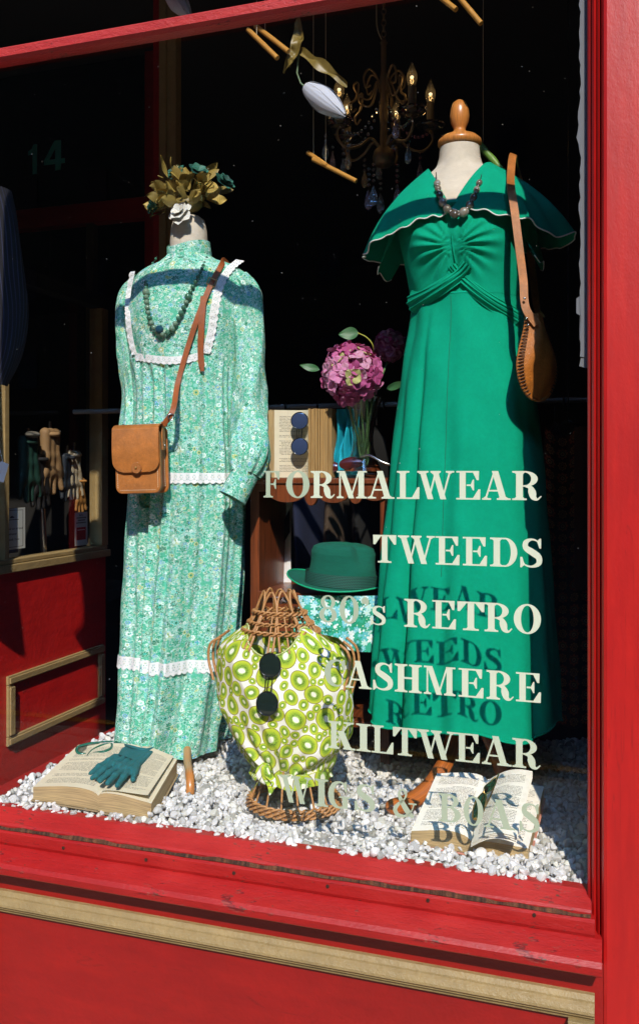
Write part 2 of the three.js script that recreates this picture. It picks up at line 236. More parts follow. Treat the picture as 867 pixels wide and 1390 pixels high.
  part(shop, 'display_platform', [box(RET + 0.02, 0.32, 0.62, FL - 0.022, -1.0, -0.02, 0), box(RET + 0.02, 0.32, 0.12, 0.62, -1.0, -0.97, 0)], M.black);
}
// pebbles: one mass of angular white chips
{ const r = rng(101), stones = [], pm = std({ color: 0xffffff, roughness: 0.62 });
  for (let k = 0; k < 7; k++) { const g = new THREE.IcosahedronGeometry(1, 3), p = g.attributes.position, planes = Array.from({ length: 11 }, () => { const a = r() * 2 * PI, z = r() * 2 - 1, s = Math.sqrt(1 - z * z); return [s * Math.cos(a), s * Math.sin(a), z, 0.5 + 0.34 * r()]; });
    for (let i = 0; i < p.count; i++) { let x = p.getX(i), y = p.getY(i), z = p.getZ(i); for (const q of planes) { const d = x * q[0] + y * q[1] + z * q[2] - q[3]; if (d > 0) { x -= d * q[0]; y -= d * q[1]; z -= d * q[2]; } } p.setXYZ(i, x, y, z); }
    g.deleteAttribute('normal'); g.deleteAttribute('uv'); const m = mergeVertices(g, 1e-4); m.computeVertexNormals(); stones.push(toCreasedNormals(m, 0.55)); }
  const peb = new THREE.Group(); peb.name = 'white_pebbles'; peb.userData = { kind: 'stuff', label: 'bed of white angular pebbles covering the window floor' }; scene.add(peb);
  const list = stones.map(() => []), m4 = new THREE.Matrix4(), q = new THREE.Quaternion();
  const hgt = (x, z) => FL + 0.004 + 0.010 * Math.sin(x * 9 + 1) * Math.sin(z * 11) + 0.006 * Math.sin(x * 23 + z * 17);
  for (let layer = 0; layer < 3; layer++) { const step = 0.0142; for (let x = RET + 0.03; x < 0.3; x += step) for (let z = -0.96; z < -0.004; z += step) {
    if (layer === 2 && r() < 0.72) continue; const X = x + (r() - 0.5) * step * 1.1, Z = Math.min(-0.010, z + (r() - 0.5) * step * 1.1), s = 0.0052 + 0.0066 * r() * r() + 0.0015 * layer * r(); if (X > -0.028 && Z > -0.07) continue;
    q.setFromEuler(new THREE.Euler(r() * 6.3, r() * 6.3, r() * 6.3)); m4.compose(V(X, hgt(X, Z) - 0.014 + layer * 0.008 - 0.004 * r(), Z), q, V(s * (1 + 0.35 * r()), s * (0.75 + 0.25 * r()), s)); const dk = r(), v = dk < 0.10 ? 0.26 + 0.16 * r() : 0.48 + 0.30 * r(); list[Math.floor(r() * 7)].push([m4.clone(), v, v * (dk < 0.2 ? 0.88 + 0.06 * r() : 0.97 + 0.04 * r())]); } }
  stones.forEach((g, k) => { const im = new THREE.InstancedMesh(g, pm, list[k].length); im.name = 'pebbles'; im.userData.kind = 'stuff'; im.castShadow = im.receiveShadow = true; list[k].forEach(([m, v, w], i) => { im.setMatrixAt(i, m); im.setColorAt(i, lin(v, v, w)); }); peb.add(im); });
  const bed = new THREE.Mesh(box(RET + 0.02, 0.31, FL - 0.022, FL - 0.012, -0.96, -0.008, 0), std({ color: lin(0.3, 0.3, 0.29), roughness: 0.9 })); bed.name = 'grit'; bed.userData.kind = 'stuff'; peb.add(bed); }

// ---------------------------------------------------------------- lettering on the glass: drawn letter by letter in a fat bracketed serif
const GL = (() => {
  const st = (x, w, y0 = 0, y1 = 1) => poly([[x, y0], [x + w, y0], [x + w, y1], [x, y1]]);
  const sf = (a, b, y, s0, s1) => { const h = 0.055, d = y ? -1 : 1, br = 0.05; return poly([[a, y], [b, y], [b, y + d * h], [s1 + br, y + d * (h + 0.006)], [s1, y + d * (h + br)], [s0, y + d * (h + br)], [s0 - br, y + d * (h + 0.006)], [a, y + d * h]]); };
  const dg = (x0, y0, x1, y1, w) => poly([[x0, y0], [x0 + w, y0], [x1 + w, y1], [x1, y1]]);
  const ell = (cx, cy, rx, ry, ix, iy) => { const s = new THREE.Shape().absellipse(cx, cy, rx, ry, 0, 2 * PI), h = new THREE.Path().absellipse(cx, cy, ix, iy, 0, 2 * PI, true); s.holes.push(h); return s; };
  const bowl = (x0, y0, y1, R, ts, th) => { const my = (y0 + y1) / 2, ry = (y1 - y0) / 2, ex = Math.min(R * 0.72, 0.42), xm = x0 + R - ex; const s = new THREE.Shape(); s.moveTo(x0, y0); s.lineTo(xm, y0); s.absellipse(xm, my, ex, ry, -PI / 2, PI / 2); s.lineTo(x0, y1); s.closePath();
    const h = new THREE.Path(); h.moveTo(x0, y0 + th); h.lineTo(xm, y0 + th); h.absellipse(xm, my, Math.max(0.03, ex - ts), ry - th, -PI / 2, PI / 2); h.lineTo(x0, y1 - th); h.closePath(); s.holes.push(h); return s; };
  const vs = (pts) => { const c = curve(pts.map((p) => V(p[0], p[1], p[2]))), n = 40, L = [], R = []; for (let i = 0; i <= n; i++) { const p = c.getPoint(i / n), t = c.getTangent(i / n), l = Math.hypot(t.x, t.y) || 1; L.push([p.x - t.y / l * p.z / 2, p.y + t.x / l * p.z / 2]); R.push([p.x + t.y / l * p.z / 2, p.y - t.x / l * p.z / 2]); } return poly([...L, ...R.reverse()]); };
  const disc = (x, y, r) => new THREE.Shape().absellipse(x, y, r, r, 0, 2 * PI);
  const S = [[.70, .74, .04], [.62, .90, .05], [.42, .965, .07], [.22, .86, .17], [.22, .68, .2], [.45, .52, .23], [.66, .35, .21], [.66, .15, .17], [.42, .035, .07], [.18, .10, .05], [.08, .28, .04]];
  const Sg = [vs(S), poly([[.74, 1], [.70, 1], [.60, .91], [.68, .66], [.74, .66]]), poly([[.03, 0], [.07, 0], [.18, .09], [.10, .36], [.03, .36]])];
  const Ef = [st(.12, .22), poly([[0, 1], [0, .945], [.80, .945], [.80, 1]]), poly([[.82, 1], [.78, 1], [.60, .945], [.74, .68], [.81, .68]]), poly([[.37, .475], [.60, .475], [.60, .53], [.37, .53]]), poly([[.60, .70], [.56, .62], [.52, .53], [.52, .475], [.56, .40], [.60, .32], [.64, .32], [.64, .70]])];
  const G = {
    F: [...Ef, sf(0, .48, 0, .12, .34)], E: [...Ef, poly([[0, 0], [.82, 0], [.82, .055], [0, .055]]), poly([[.86, 0], [.80, 0], [.60, .05], [.80, .36], [.87, .36]])],
    L: [st(.12, .22), sf(0, .48, 1, .12, .34), poly([[0, 0], [.82, 0], [.82, .055], [0, .055]]), poly([[.86, 0], [.80, 0], [.58, .05], [.80, .42], [.87, .42]])],
    I: [st(.12, .22), sf(0, .46, 0, .12, .34), sf(0, .46, 1, .12, .34)],
    H: [st(.12, .24), st(.66, .24), sf(0, .48, 0, .12, .36), sf(0, .48, 1, .12, .36), sf(.54, 1.02, 0, .66, .9), sf(.54, 1.02, 1, .66, .9), st(.34, .34, .48, .54)],
    T: [st(.345, .22), sf(.19, .72, 0, .345, .565), poly([[.02, .945], [.89, .945], [.89, 1], [.02, 1]]), poly([[0, 1], [.05, 1], [.30, .94], [.09, .66], [.01, .66]]), poly([[.91, 1], [.86, 1], [.61, .94], [.82, .66], [.90, .66]])],
    K: [st(.12, .22), sf(0, .46, 0, .12, .34), sf(0, .46, 1, .12, .34), dg(.36, .38, .80, .96, .07), dg(.66, .03, .36, .66, .27), sf(.60, 1.08, 0, .70, .9), sf(.62, 1.02, 1, .78, .86)],
    M: [st(.11, .065), st(.94, .24), dg(.52, 0, .12, 1, .23), dg(.57, .0, .93, 1, .07), sf(0, .30, 0, .11, .175), sf(.84, 1.3, 0, .94, 1.18), poly([[0, 1], [.36, 1], [.34, .945], [0, .945]]), poly([[.92, 1], [1.3, 1], [1.3, .945], [.92, .945]])],
    A: [dg(.10, .03, .43, .98, .07), dg(.68, .03, .37, 1, .24), st(.24, .46, .29, .345), sf(0, .34, 0, .10, .17), sf(.56, 1.08, 0, .67, .92)],
    W: [dg(.41, 0, .10, .97, .22), dg(.42, 0, .69, .97, .07), dg(.91, 0, .60, .97, .22), dg(.95, 0, 1.24, .97, .07), sf(0, .44, 1, .10, .33), sf(.52, .92, 1, .6, .84), sf(1.12, 1.44, 1, 1.24, 1.31)],
    O: [ell(.46, .5, .46, .515, .215, .46)], D: [st(.12, .22), sf(0, .40, 0, .12, .34), sf(0, .40, 1, .12, .34), bowl(.13, 0, 1, .80, .22, .05)],
    R: [st(.12, .22), sf(0, .46, 0, .12, .34), sf(0, .40, 1, .12, .34), bowl(.13, .46, 1, .68, .21, .05), vs([[.40, .49, .06], [.56, .44, .14], [.63, .28, .24], [.68, .10, .19], [.80, .03, .07], [.92, .14, .035]])],
    B: [st(.12, .22), sf(0, .40, 0, .12, .34), sf(0, .40, 1, .12, .34), bowl(.13, .50, 1, .64, .20, .045), bowl(.13, 0, .55, .72, .23, .05)], S: Sg,
    C: [vs([[.78, .70, .05], [.66, .92, .06], [.48, .965, .07], [.24, .84, .18], [.13, .5, .25], [.24, .16, .18], [.48, .035, .07], [.68, .09, .055], [.82, .30, .04]]), poly([[.82, 1], [.77, 1], [.66, .90], [.75, .62], [.82, .62]])],
    G: [vs([[.76, .70, .05], [.66, .92, .06], [.48, .965, .07], [.24, .84, .18], [.13, .5, .25], [.24, .16, .18], [.48, .035, .07], [.64, .09, .06], [.70, .2, .05]]), poly([[.80, 1], [.75, 1], [.65, .90], [.73, .62], [.80, .62]]), st(.62, .22, 0.02, .42), sf(.48, .95, .46, .62, .84).constructor && poly([[.48, .40], [.95, .40], [.95, .455], [.48, .455]])],
    '8': [ell(.37, .745, .30, .255, .14, .205), ell(.37, .275, .365, .285, .16, .225)], '0': [ell(.37, .5, .37, .515, .17, .455)], "'": [disc(.12, .86, .125), vs([[.2, .87, .11], [.21, .76, .07], [.08, .62, .03]])], s: Sg,
    '&': [vs([[.98, .48, .05], [.90, .28, .05], [.72, .08, .06], [.48, .02, .09], [.2, .06, .17], [.10, .24, .19], [.28, .44, .12], [.52, .62, .06], [.62, .80, .10], [.52, .95, .07], [.40, .955, .07], [.29, .82, .12], [.36, .62, .17], [.58, .32, .23], [.80, .10, .2], [.98, .035, .10]]), poly([[.72, .46], [1.10, .46], [1.10, .51], [.72, .51]])],
  };
  const cache = {};
  return (ch) => cache[ch] ??= (() => { const gs = G[ch].map((s, i) => { const g = extrude(s, 0.012 + 0.0025 * i); g.translate(0, 0, -0.0012 * i); return g; }); const g = merge(gs); g.computeBoundingBox(); const b = g.boundingBox; g.translate(-b.min.x, 0, 0); g.scale(1 / (b.max.x - b.min.x), 1, 1); return g; })();
})();
{ const cap = 0.0565;
  const row = (label, list, bx, by, mat, dy = 0) => { const y0 = P(bx, by, 0).y + dy; let t = null;
    for (const [ch, a, b, m] of list) { const p = P(a, by, 0), q = P(b, by, 0); t ??= thing('window_lettering', label, 'lettering', [p.x, y0, -0.004], 'pale green words lettered on the window glass'); const h = ch === 's' ? cap * 0.70 : cap;
      const g = GL(ch); const o = put(t, 'letter', g, m ?? mat, V(p.x, y0, -0.004), null, [q.x - p.x, h, 0.05]); } };
  const L = M.letter, W = M.letterWorn;
  row('pale green word FORMALWEAR at the top of the window lettering', [['F', 356.5, 378, W], ['O', 387, 418.7, W], ['R', 420.4, 453], ['M', 455.7, 496.5], ['A', 497.6, 534], ['L', 537.3, 568], ['W', 565, 615], ['E', 618, 650.7], ['A', 653, 691.8], ['R', 694, 733.8]], 713, 679, L);
  row('pale green word TWEEDS over the green dress skirt', [['T', 505, 536.5], ['W', 538.7, 589], ['E', 590, 622.4], ['E', 626.8, 659.7], ['D', 663.9, 700.7], ['S', 704.8, 734.7]], 677, 769.3, L);
  row("pale green words 80's RETRO below the word TWEEDS", [['8', 431.8, 455.8, W], ['0', 459.5, 485.7, W], ["'", 489.4, 499.4, W], ['s', 502, 522], ['R', 547.4, 582.4], ['E', 585.4, 617.5], ['T', 619.3, 656.3], ['R', 656.3, 694], ['O', 696, 733]], 667, 857.8, L);
  row('pale green word CASHMERE beginning over the kiwi top', [['C', 439, 467.5, W], ['A', 467.5, 503.3], ['S', 505, 532], ['H', 534.4, 571], ['M', 574, 616.6], ['E', 621, 655], ['R', 659, 696], ['E', 699, 733]], 716, 953.6, L);
  row('pale green word KILTWEAR below the green dress hem', [['K', 444, 480.8], ['I', 482, 502], ['L', 503, 532.7], ['T', 531.7, 564.6], ['W', 565, 617], ['E', 617, 650], ['A', 652.8, 693], ['R', 694, 732.4]], 492, 1020.7, M.letterMid = std({ color: lin(0.55, 0.62, 0.47), roughness: 0.6 }));
  row('faded green words WIGS & BOAS lowest on the window glass', [['W', 378.5, 422], ['I', 426, 444], ['G', 444, 474], ['S', 480, 507.6], ['&', 532, 564], ['B', 593.6, 624], ['O', 628, 654.5], ['A', 656, 697.7], ['S', 704, 731]], 436, 1095.5, W); }
// ---------------------------------------------------------------- fabrics and leathers
const PY = (px, py, y) => { const d = ray(px, py); return d.multiplyScalar((y - CAM.y) / d.y).add(CAM); };
function wrapDraw(c, S, x, y, r, f) { for (const ox of [-S, 0, S]) for (const oy of [-S, 0, S]) if (x + ox > -r && x + ox < S + r && y + oy > -r && y + oy < S + r) { c.save(); c.translate(x + ox, y + oy); f(); c.restore(); } }
const floralT = canvas(1024, 1024, (c, S) => {                                      // small all-over flower print on mint cotton
  const r = rng(7); c.fillStyle = '#55b898'; c.fillRect(0, 0, S, S);
  const cols = ['#0b6e50', '#0e7a5a', '#128a66', '#189a78', '#22a88a', '#34b8a8', '#52c4b4', '#a9bb62', '#3d97c0', '#dff0ea', '#0c7d5c', '#2aa88c', '#1c9c78', '#45bfae', '#149070'];
  for (let i = 0; i < 2600; i++) { const x = r() * S, y = r() * S; c.fillStyle = r() < 0.36 ? '#e4f3ee' : r() < 0.5 ? '#3fae8c' : '#1f8a66'; wrapDraw(c, S, x, y, 14, () => { c.rotate(0); c.beginPath(); c.ellipse(0, 0, 3 + (i % 5), 2 + (i % 3), i, 0, 7); c.fill(); }); }
  for (let i = 0; i < 1500; i++) { const x = r() * S, y = r() * S, R = 9 + 17 * r() * r() + (r() < 0.10 ? 14 : 0), col = cols[Math.floor(r() * cols.length)], n = 5 + Math.floor(r() * 4), a0 = r() * 6, ring = r() < 0.5, cc = cols[Math.floor(r() * cols.length)];
    wrapDraw(c, S, x, y, R * 1.6, () => { c.rotate(a0); c.strokeStyle = '#e2f3ec'; c.lineWidth = 2.2; c.fillStyle = col; for (let k = 0; k < n; k++) { c.rotate(2 * PI / n); c.beginPath(); c.ellipse(R * 0.58, 0, R * 0.42, R * 0.33, 0, 0, 7); c.fill(); c.stroke(); }
      c.fillStyle = cc; c.beginPath(); c.arc(0, 0, R * 0.36, 0, 7); c.fill(); if (ring) { c.strokeStyle = '#f3faf0'; c.lineWidth = 2; c.beginPath(); c.arc(0, 0, R * 0.2, 0, 7); c.stroke(); } }); }
  for (let i = 0; i < 900; i++) { const x = r() * S, y = r() * S, a = r() * 6, col = ['#e8f6ee', '#2a9a78', '#b4c878', '#58a8d0', '#f2faf4'][Math.floor(r() * 5)]; wrapDraw(c, S, x, y, 12, () => { c.rotate(a); c.fillStyle = col; c.beginPath(); c.ellipse(0, 0, 5, 2.2, 0, 0, 7); c.fill(); }); }
});
const kiwiT = canvas(1024, 1024, (c, S) => {
  const r = rng(21), done = []; c.fillStyle = '#efefdf'; c.fillRect(0, 0, S, S);
  const slice = (R, rot, ex) => { c.rotate(rot); c.scale(1, ex); c.fillStyle = '#6f5a2c'; c.beginPath(); c.arc(0, 0, R, 0, 7); c.fill(); c.fillStyle = '#bccb34'; c.beginPath(); c.arc(0, 0, R * 0.95, 0, 7); c.fill();
    const g = c.createRadialGradient(0, 0, R * 0.2, 0, 0, R * 0.82); g.addColorStop(0, '#e3ecc2'); g.addColorStop(0.26, '#9cc244'); g.addColorStop(0.6, '#98b82c'); g.addColorStop(1, '#bccb34'); c.fillStyle = g; c.beginPath(); c.arc(0, 0, R * 0.82, 0, 7); c.fill();
    c.strokeStyle = '#4d7f1c'; c.lineWidth = R * 0.02; for (let k = 0; k < 34; k++) { const a = k / 34 * 6.283, l = 0.58 + 0.16 * r(); c.beginPath(); c.moveTo(Math.cos(a) * R * 0.32, Math.sin(a) * R * 0.26); c.lineTo(Math.cos(a) * R * l, Math.sin(a) * R * l); c.stroke(); }
    c.fillStyle = '#26300c'; for (let k = 0; k < 30; k++) { const a = k / 30 * 6.283 + 0.1 * r(), l = 0.38 + 0.14 * r(); c.save(); c.rotate(a); c.beginPath(); c.ellipse(R * l, 0, R * 0.05, R * 0.022, 0, 0, 7); c.fill(); c.restore(); }
    c.fillStyle = '#eef1d8'; c.beginPath(); c.ellipse(0, 0, R * 0.32, R * 0.2, 0.3, 0, 7); c.fill(); };
  for (let i = 0; i < 60000 && done.length < 520; i++) { const R = i < 300 ? 74 + 18 * r() : i < 1500 ? 52 + 14 * r() : i < 30000 ? 36 + 12 * r() : 28 + 8 * r(), x = r() * S, y = r() * S; let ok = true;
    for (const d of done) { let dx = Math.abs(d[0] - x), dy = Math.abs(d[1] - y); dx = Math.min(dx, S - dx); dy = Math.min(dy, S - dy); if (Math.hypot(dx, dy) < d[2] + R - 13) { ok = false; break; } }
    if (!ok) continue; done.push([x, y, R]); const rot = r() * 6, ex = 0.8 + 0.14 * r(), s = rng(i); wrapDraw(c, S, x, y, R, () => slice(R, rot, ex)); } });
const blossomT = canvas(512, 512, (c, S) => { const r = rng(33); c.fillStyle = '#2ba98c'; c.fillRect(0, 0, S, S); for (let i = 0; i < 260; i++) { const x = r() * S, y = r() * S, R = 12 + 26 * r(), col = ['#e8f3f2', '#7cc9d6', '#149a72', '#bfe4e2', '#0f7f66', '#5fc0c8'][Math.floor(r() * 6)], a = r() * 6; wrapDraw(c, S, x, y, R * 1.6, () => { c.rotate(a); c.fillStyle = col; for (let k = 0; k < 6; k++) { c.rotate(PI / 3); c.beginPath(); c.ellipse(R * 0.5, 0, R * 0.45, R * 0.25, 0, 0, 7); c.fill(); } c.fillStyle = '#d8e9c8'; c.beginPath(); c.arc(0, 0, R * 0.15, 0, 7); c.fill(); }); } });
const leatherT = (R, G, B, seed) => { const A = noiseField(512, [4, 10, 30, 90], seed); return fieldTex(512, (i) => { const v = 0.72 + 0.42 * A[i] + 0.12 * (NF[i] - 0.5); return [Math.min(255, R * v), Math.min(255, G * v), Math.min(255, B * v)]; }, true); };
M.floral = std({ map: rep(floralT, 4.0), roughness: 0.85, bumpMap: rep(weaveT, 40), bumpScale: 0.0002 });
M.kiwi = std({ map: rep(kiwiT, 3.1), roughness: 0.8 });
M.lace = std({ color: lin(0.8, 0.82, 0.82), roughness: 0.9, alphaTest: 0.5, alphaMap: rep(canvas(128, 128, (c) => { c.fillStyle = '#fff'; c.fillRect(0, 0, 128, 128); c.fillStyle = '#000'; for (let k = 0; k < 6; k++) { c.beginPath(); c.ellipse(64 + 26 * Math.cos(k * 1.047), 50 + 26 * Math.sin(k * 1.047), 10, 6, k * 1.047, 0, 7); c.fill(); } for (const x of [16, 112]) { c.beginPath(); c.arc(x, 96, 7, 0, 7); c.fill(); } }, false), 1) });
M.tan = phy({ map: rep(leatherT(182, 112, 48, 61), 6), roughness: 0.5, bumpMap: rep(bumpT, 14), bumpScale: 0.0012, clearcoat: 0.15, clearcoatRoughness: 0.5 });
M.tanDark = phy({ map: rep(leatherT(158, 84, 38, 67), 8), roughness: 0.55, bumpMap: rep(bumpT, 20), bumpScale: 0.0008 });
M.ochre = phy({ map: rep(leatherT(196, 118, 44, 71), 5), roughness: 0.5, bumpMap: rep(bumpT, 12), bumpScale: 0.0015 });
M.thread = std({ color: lin(0.72, 0.62, 0.45), roughness: 0.8 });
M.wood = phy({ map: rep(fieldTex(512, (i) => { const v = 0.72 + 0.35 * NS[i] + 0.12 * N2[i]; return [206 * v, 134 * v, 66 * v]; }, true), 2), roughness: 0.35, clearcoat: 0.4, clearcoatRoughness: 0.2 });
M.darkWood = phy({ map: rep(fieldTex(512, (i) => { const v = 0.55 + 0.5 * NS[i] + 0.2 * N2[i]; return [124 * v, 62 * v, 30 * v]; }, true), 2.5), roughness: 0.38, clearcoat: 0.35, clearcoatRoughness: 0.25 });
M.skin = std({ map: rep(fieldTex(512, (i) => { const v = 0.86 + 0.2 * N1[i]; return [214 * v, 204 * v, 186 * v]; }, true), 3), roughness: 0.8, bumpMap: rep(weaveT, 25), bumpScale: 0.0003 });
M.green = phy({ specularIntensity: 0.3, map: rep(fieldTex(512, (i) => { const v = 0.9 + 0.14 * N2[i] + 0.05 * (NF[i] - 0.5); return [0, 162 * v, 126 * v]; }, true), 2), roughness: 0.9, bumpMap: rep(weaveT, 60), bumpScale: 0.00015 });
M.white = std({ color: lin(0.78, 0.79, 0.78), roughness: 0.8 });
M.metal = std({ color: lin(0.55, 0.55, 0.56), metalness: 1, roughness: 0.25 });
M.gold = std({ color: lin(0.6, 0.42, 0.16), metalness: 1, roughness: 0.3 });
M.blackGloss = phy({ color: lin(0.01, 0.01, 0.01), roughness: 0.15, clearcoat: 0.5 });
const UP = V(0, 1, 0), aim = (dir, roll = 0) => new THREE.Quaternion().setFromUnitVectors(UP, dir.clone().normalize()).multiply(new THREE.Quaternion().setFromAxisAngle(UP, roll));
const leafGeo = (L, W, curl = 0.2, fold = 0.25, wave = 0, top = 0.8) => grid(4, 9, (u, v) => { const w = W * Math.pow(Math.sin(PI * Math.pow(clamp(v, 0.001, 0.999), top)), 0.8), x = (u - 0.5) * w; return V(x, L * v, curl * v * v * L + fold * Math.abs(x) + wave * L * Math.sin(v * 9 + u * 5)); });
function flower(p, name, pos, dir, n, L, W, open, mats, core) {                     // part > petals
  const g = new THREE.Group(); g.name = name; g.position.copy(pos).sub(baseOf(p)); g.quaternion.copy(aim(dir)); p.add(g); const pet = leafGeo(L, W, 0.35, -0.15, 0, 1.5);
  const fl = (m) => { m.castShadow = m.receiveShadow = true; m.name = 'petal'; g.add(m); return m; };
  for (let i = 0; i < n; i++) { const ring = Math.floor(i / 5), m = fl(new THREE.Mesh(pet, mats[i % mats.length])), a = i * 2.399, o = open * (1 - ring * 0.28); m.quaternion.setFromAxisAngle(UP, a).multiply(new THREE.Quaternion().setFromAxisAngle(V(1, 0, 0), o)); m.scale.setScalar(1 - ring * 0.17); m.position.y = -L * 0.1 + ring * L * 0.12; }
  if (core) { const m = new THREE.Mesh(new THREE.SphereGeometry(L * 0.16, 10, 8), core); m.name = 'flower_centre'; g.add(m); } return g;
}
// a strip of scalloped eyelet lace along points; out(t) is the way its scalloped edge lies
function laceStrip(pts, out, w, sc = 0.018) { const c = curve(pts), L = c.getLength(), n = Math.ceil(L / 0.0022); return grid(n, 4, (u, v) => { const p = c.getPointAt(u), o = out(p, u), k = w * (0.84 + 0.16 * Math.abs(Math.sin(PI * u * L / sc))); return p.clone().addScaledVector(o, v * k).add(V(0, 0, 0.0012 * Math.sin(u * L * 240) * v)); }, (u, v) => [u * L / sc, 1 - v]); }
// ---------------------------------------------------------------- prairie dress on its stand
const c1 = P(255, 638, -0.56).x, k1 = K(255, -0.56), y1 = (py) => 1.5 + (638 - py) * k1;
const B1 = makeBody([[0.72, c1 - 0.020, -0.525, 0.128, 0.198], [0.963, c1 - 0.014, -0.542, 0.150, 0.164], [1.25, c1 - 0.008, -0.553, 0.168, 0.145], [1.485, c1, -0.555, 0.166, 0.138], [1.7, c1, -0.556, 0.158, 0.128], [1.826, c1 - 0.006, -0.556, 0.168, 0.124], [1.93, c1 - 0.006, -0.556, 0.182, 0.128], [2.0, c1, -0.558, 0.178, 0.112], [2.06, c1, -0.56, 0.17, 0.088], [2.086, c1, -0.562, 0.135, 0.075], [2.102, c1, -0.564, 0.09, 0.066], [2.118, c1, -0.565, 0.064, 0.06]],
  (th, y) => { const d = clamp((1.83 - y) / 0.9, 0, 1), e = smoothstep(1.83 - y, 0, 0.10), rg = (x) => 1 - Math.abs(Math.sin(x)); const ph = 0.35 * Math.sin(2.2 * y + 1.3) + 0.15 * Math.sin(7 * y + th * 2);
    return e * (0.014 + 0.010 * d) * (rg(9.5 * th + 1.1 * Math.sin(3 * th) + ph) - 0.4) * (0.55 + 0.45 * Math.sin(3.7 * th + 2)) + e * 0.003 * Math.sin(34 * th + 2 * Math.sin(5 * th)) * (1 - 0.6 * d) + d * (0.016 * Math.sin(6 * th + 0.8 + ph) + 0.007 * Math.sin(11 * th - 2 * y)) + 0.0022 * Math.sin(26 * y + 9 * th) * Math.sin(9 * y + 3 * th) + (1 - e) * 0.0025 * Math.sin(14 * th + 30 * y) * Math.sin(20 * y); });
{ const st = thing('dress_stand', 'cream dress form with wooden stand inside the floral dress', 'mannequin', [c1, FL, -0.56]);
  part(st, 'neck', lathe([[0.0, 0.075], [0.03, 0.072], [0.046, 0.06], [0.052, 0.03], [0.054, 0], [0.054, -0.05]], V(c1, y1(325) - 0.005, -0.565), 40), M.skin);
  part(st, 'pole', tube([V(c1, 0.75, -0.55), V(c1, 1.2, -0.55)], 0.016, 4, 12), M.wood);
  for (const q of [PY(258, 1078, FL + 0.004), V(c1 + 0.2, FL, -0.72), V(c1 - 0.16, FL, -0.75)]) part(st, 'leg', sweep([V(c1, 0.90, -0.55), V(lerp(c1, q.x, 0.25), 0.768, lerp(-0.55, q.z, 0.25)), V(lerp(c1, q.x, 0.6), 0.742, lerp(-0.55, q.z, 0.62)), V(lerp(c1, q.x, 0.98), 0.742, lerp(-0.55, q.z, 0.98)), q], () => 0.011, 24, 8), M.wood); }
{ const d = thing('prairie_dress', 'long sleeved mint floral maxi dress with high collar and white lace', 'dress', [c1, 0.75, -0.56]);
  part(d, 'bodice', B1.mesh(1.826, 2.118, 140, 50), M.floral);
  part(d, 'skirt', B1.mesh(1.826, 0.722, 300, 150), M.floral);
  const cr = (y) => 0.066 + 0.004 * Math.sin(y * 60);
  part(d, 'collar', grid(60, 14, (u, v) => { const a = u * 2 * PI, y = lerp(2.102, y1(328) - 0.008 + 0.016 * (0.35 - Math.cos(a)) + 0.006 * Math.sin(2 * a), v), r = 0.0665 - 0.004 * v + 0.0012 * Math.sin(a * 3 + v * 5); return V(c1 + r * Math.sin(a), y, -0.565 + r * 0.95 * Math.cos(a)); }, (u, v) => [u * 0.42, v * 0.07]), M.floral);
  part(d, 'collar_seam', tube(Array.from({ length: 24 }, (_, i) => { const a = i / 24 * 2 * PI; return V(c1 + 0.069 * Math.sin(a), 2.106 - 0.004 * Math.cos(a), -0.565 + 0.066 * Math.cos(a)); }), 0.002, 60, 5, true), std({ color: lin(0.05, 0.3, 0.2) }));
  const sleeve = (pts, rad, ph) => sweep(pts, (t, a) => { const g = smoothstep(0.22 - t, 0, 0.2) + smoothstep(t, 0.72, 1); const rg = (x) => 1 - Math.abs(Math.sin(x)); return tab(rad)(t) * (0.97 + 0.19 * (rg(2 * a + 2.2 * Math.sin(4 * t + ph) + ph) - 0.4) + 0.06 * Math.sin(3 * a + 9 * t + ph) + 0.07 * g * Math.sin(15 * a + ph + 3 * Math.sin(2 * a)) + 0.14 * (rg(9 * t + 1.5 * a + ph + 1.2 * Math.sin(2 * a)) - 0.4) * Math.max(0, Math.sin(a * 1 + ph + 3 * t)) + 0.02 * Math.sin(40 * t + 5 * a)); }, 120, 90, 0.36, false);
  part(d, 'sleeve', sleeve([P(318, 378, -0.565), P(333, 402, -0.562), P(337, 450, -0.555), P(339, 520, -0.53), P(338, 580, -0.49), P(340, 618, -0.455), P(333, 645, -0.435)], [[0, 0.036], [0.12, 0.050], [0.35, 0.045], [0.6, 0.046], [0.84, 0.058], [0.95, 0.050], [1, 0.039]], 0.4), M.floral);
  part(d, 'sleeve', sleeve([P(196, 382, -0.595), P(178, 408, -0.60), P(175, 450, -0.595), P(183, 530, -0.565), P(181, 590, -0.51), P(186, 640, -0.46), P(196, 662, -0.44)], [[0, 0.03], [0.12, 0.044], [0.35, 0.040], [0.6, 0.040], [0.82, 0.046], [0.93, 0.04], [1, 0.032]], 2.1), M.floral);
  const cuff = (a, b) => sweep([a, a.clone().lerp(b, 0.5), b], (t, g) => 0.0345 + 0.002 * Math.sin(2 * g) + 0.003 * t, 12, 40, 0.25, false);
  part(d, 'cuff', cuff(P(334, 641, -0.435), P(315, 676, -0.41)), M.floral); part(d, 'cuff', cuff(P(192, 656, -0.445), P(206, 676, -0.42)), M.floral);
  const path = (l, off) => l.map(([x, y]) => B1.on(x, y, off)), O = 0.005;
  part(d, 'lace_trim', laceStrip(path([[183, 368], [178, 395], [177, 430], [181, 462], [186, 481]], O), () => V(-1, 0, -0.25), 0.021), M.lace);
  part(d, 'lace_trim', laceStrip(path([[183, 479], [205, 482], [230, 484], [255, 482], [276, 476]], O), () => V(0, -1, 0), 0.022), M.lace);
  part(d, 'lace_trim', laceStrip(path([[274, 479], [281, 450], [286, 415], [293, 385], [306, 364], [320, 352]], O), (p, u) => V(1, -0.15, -0.5 - 0.1 * u), 0.021), M.lace);
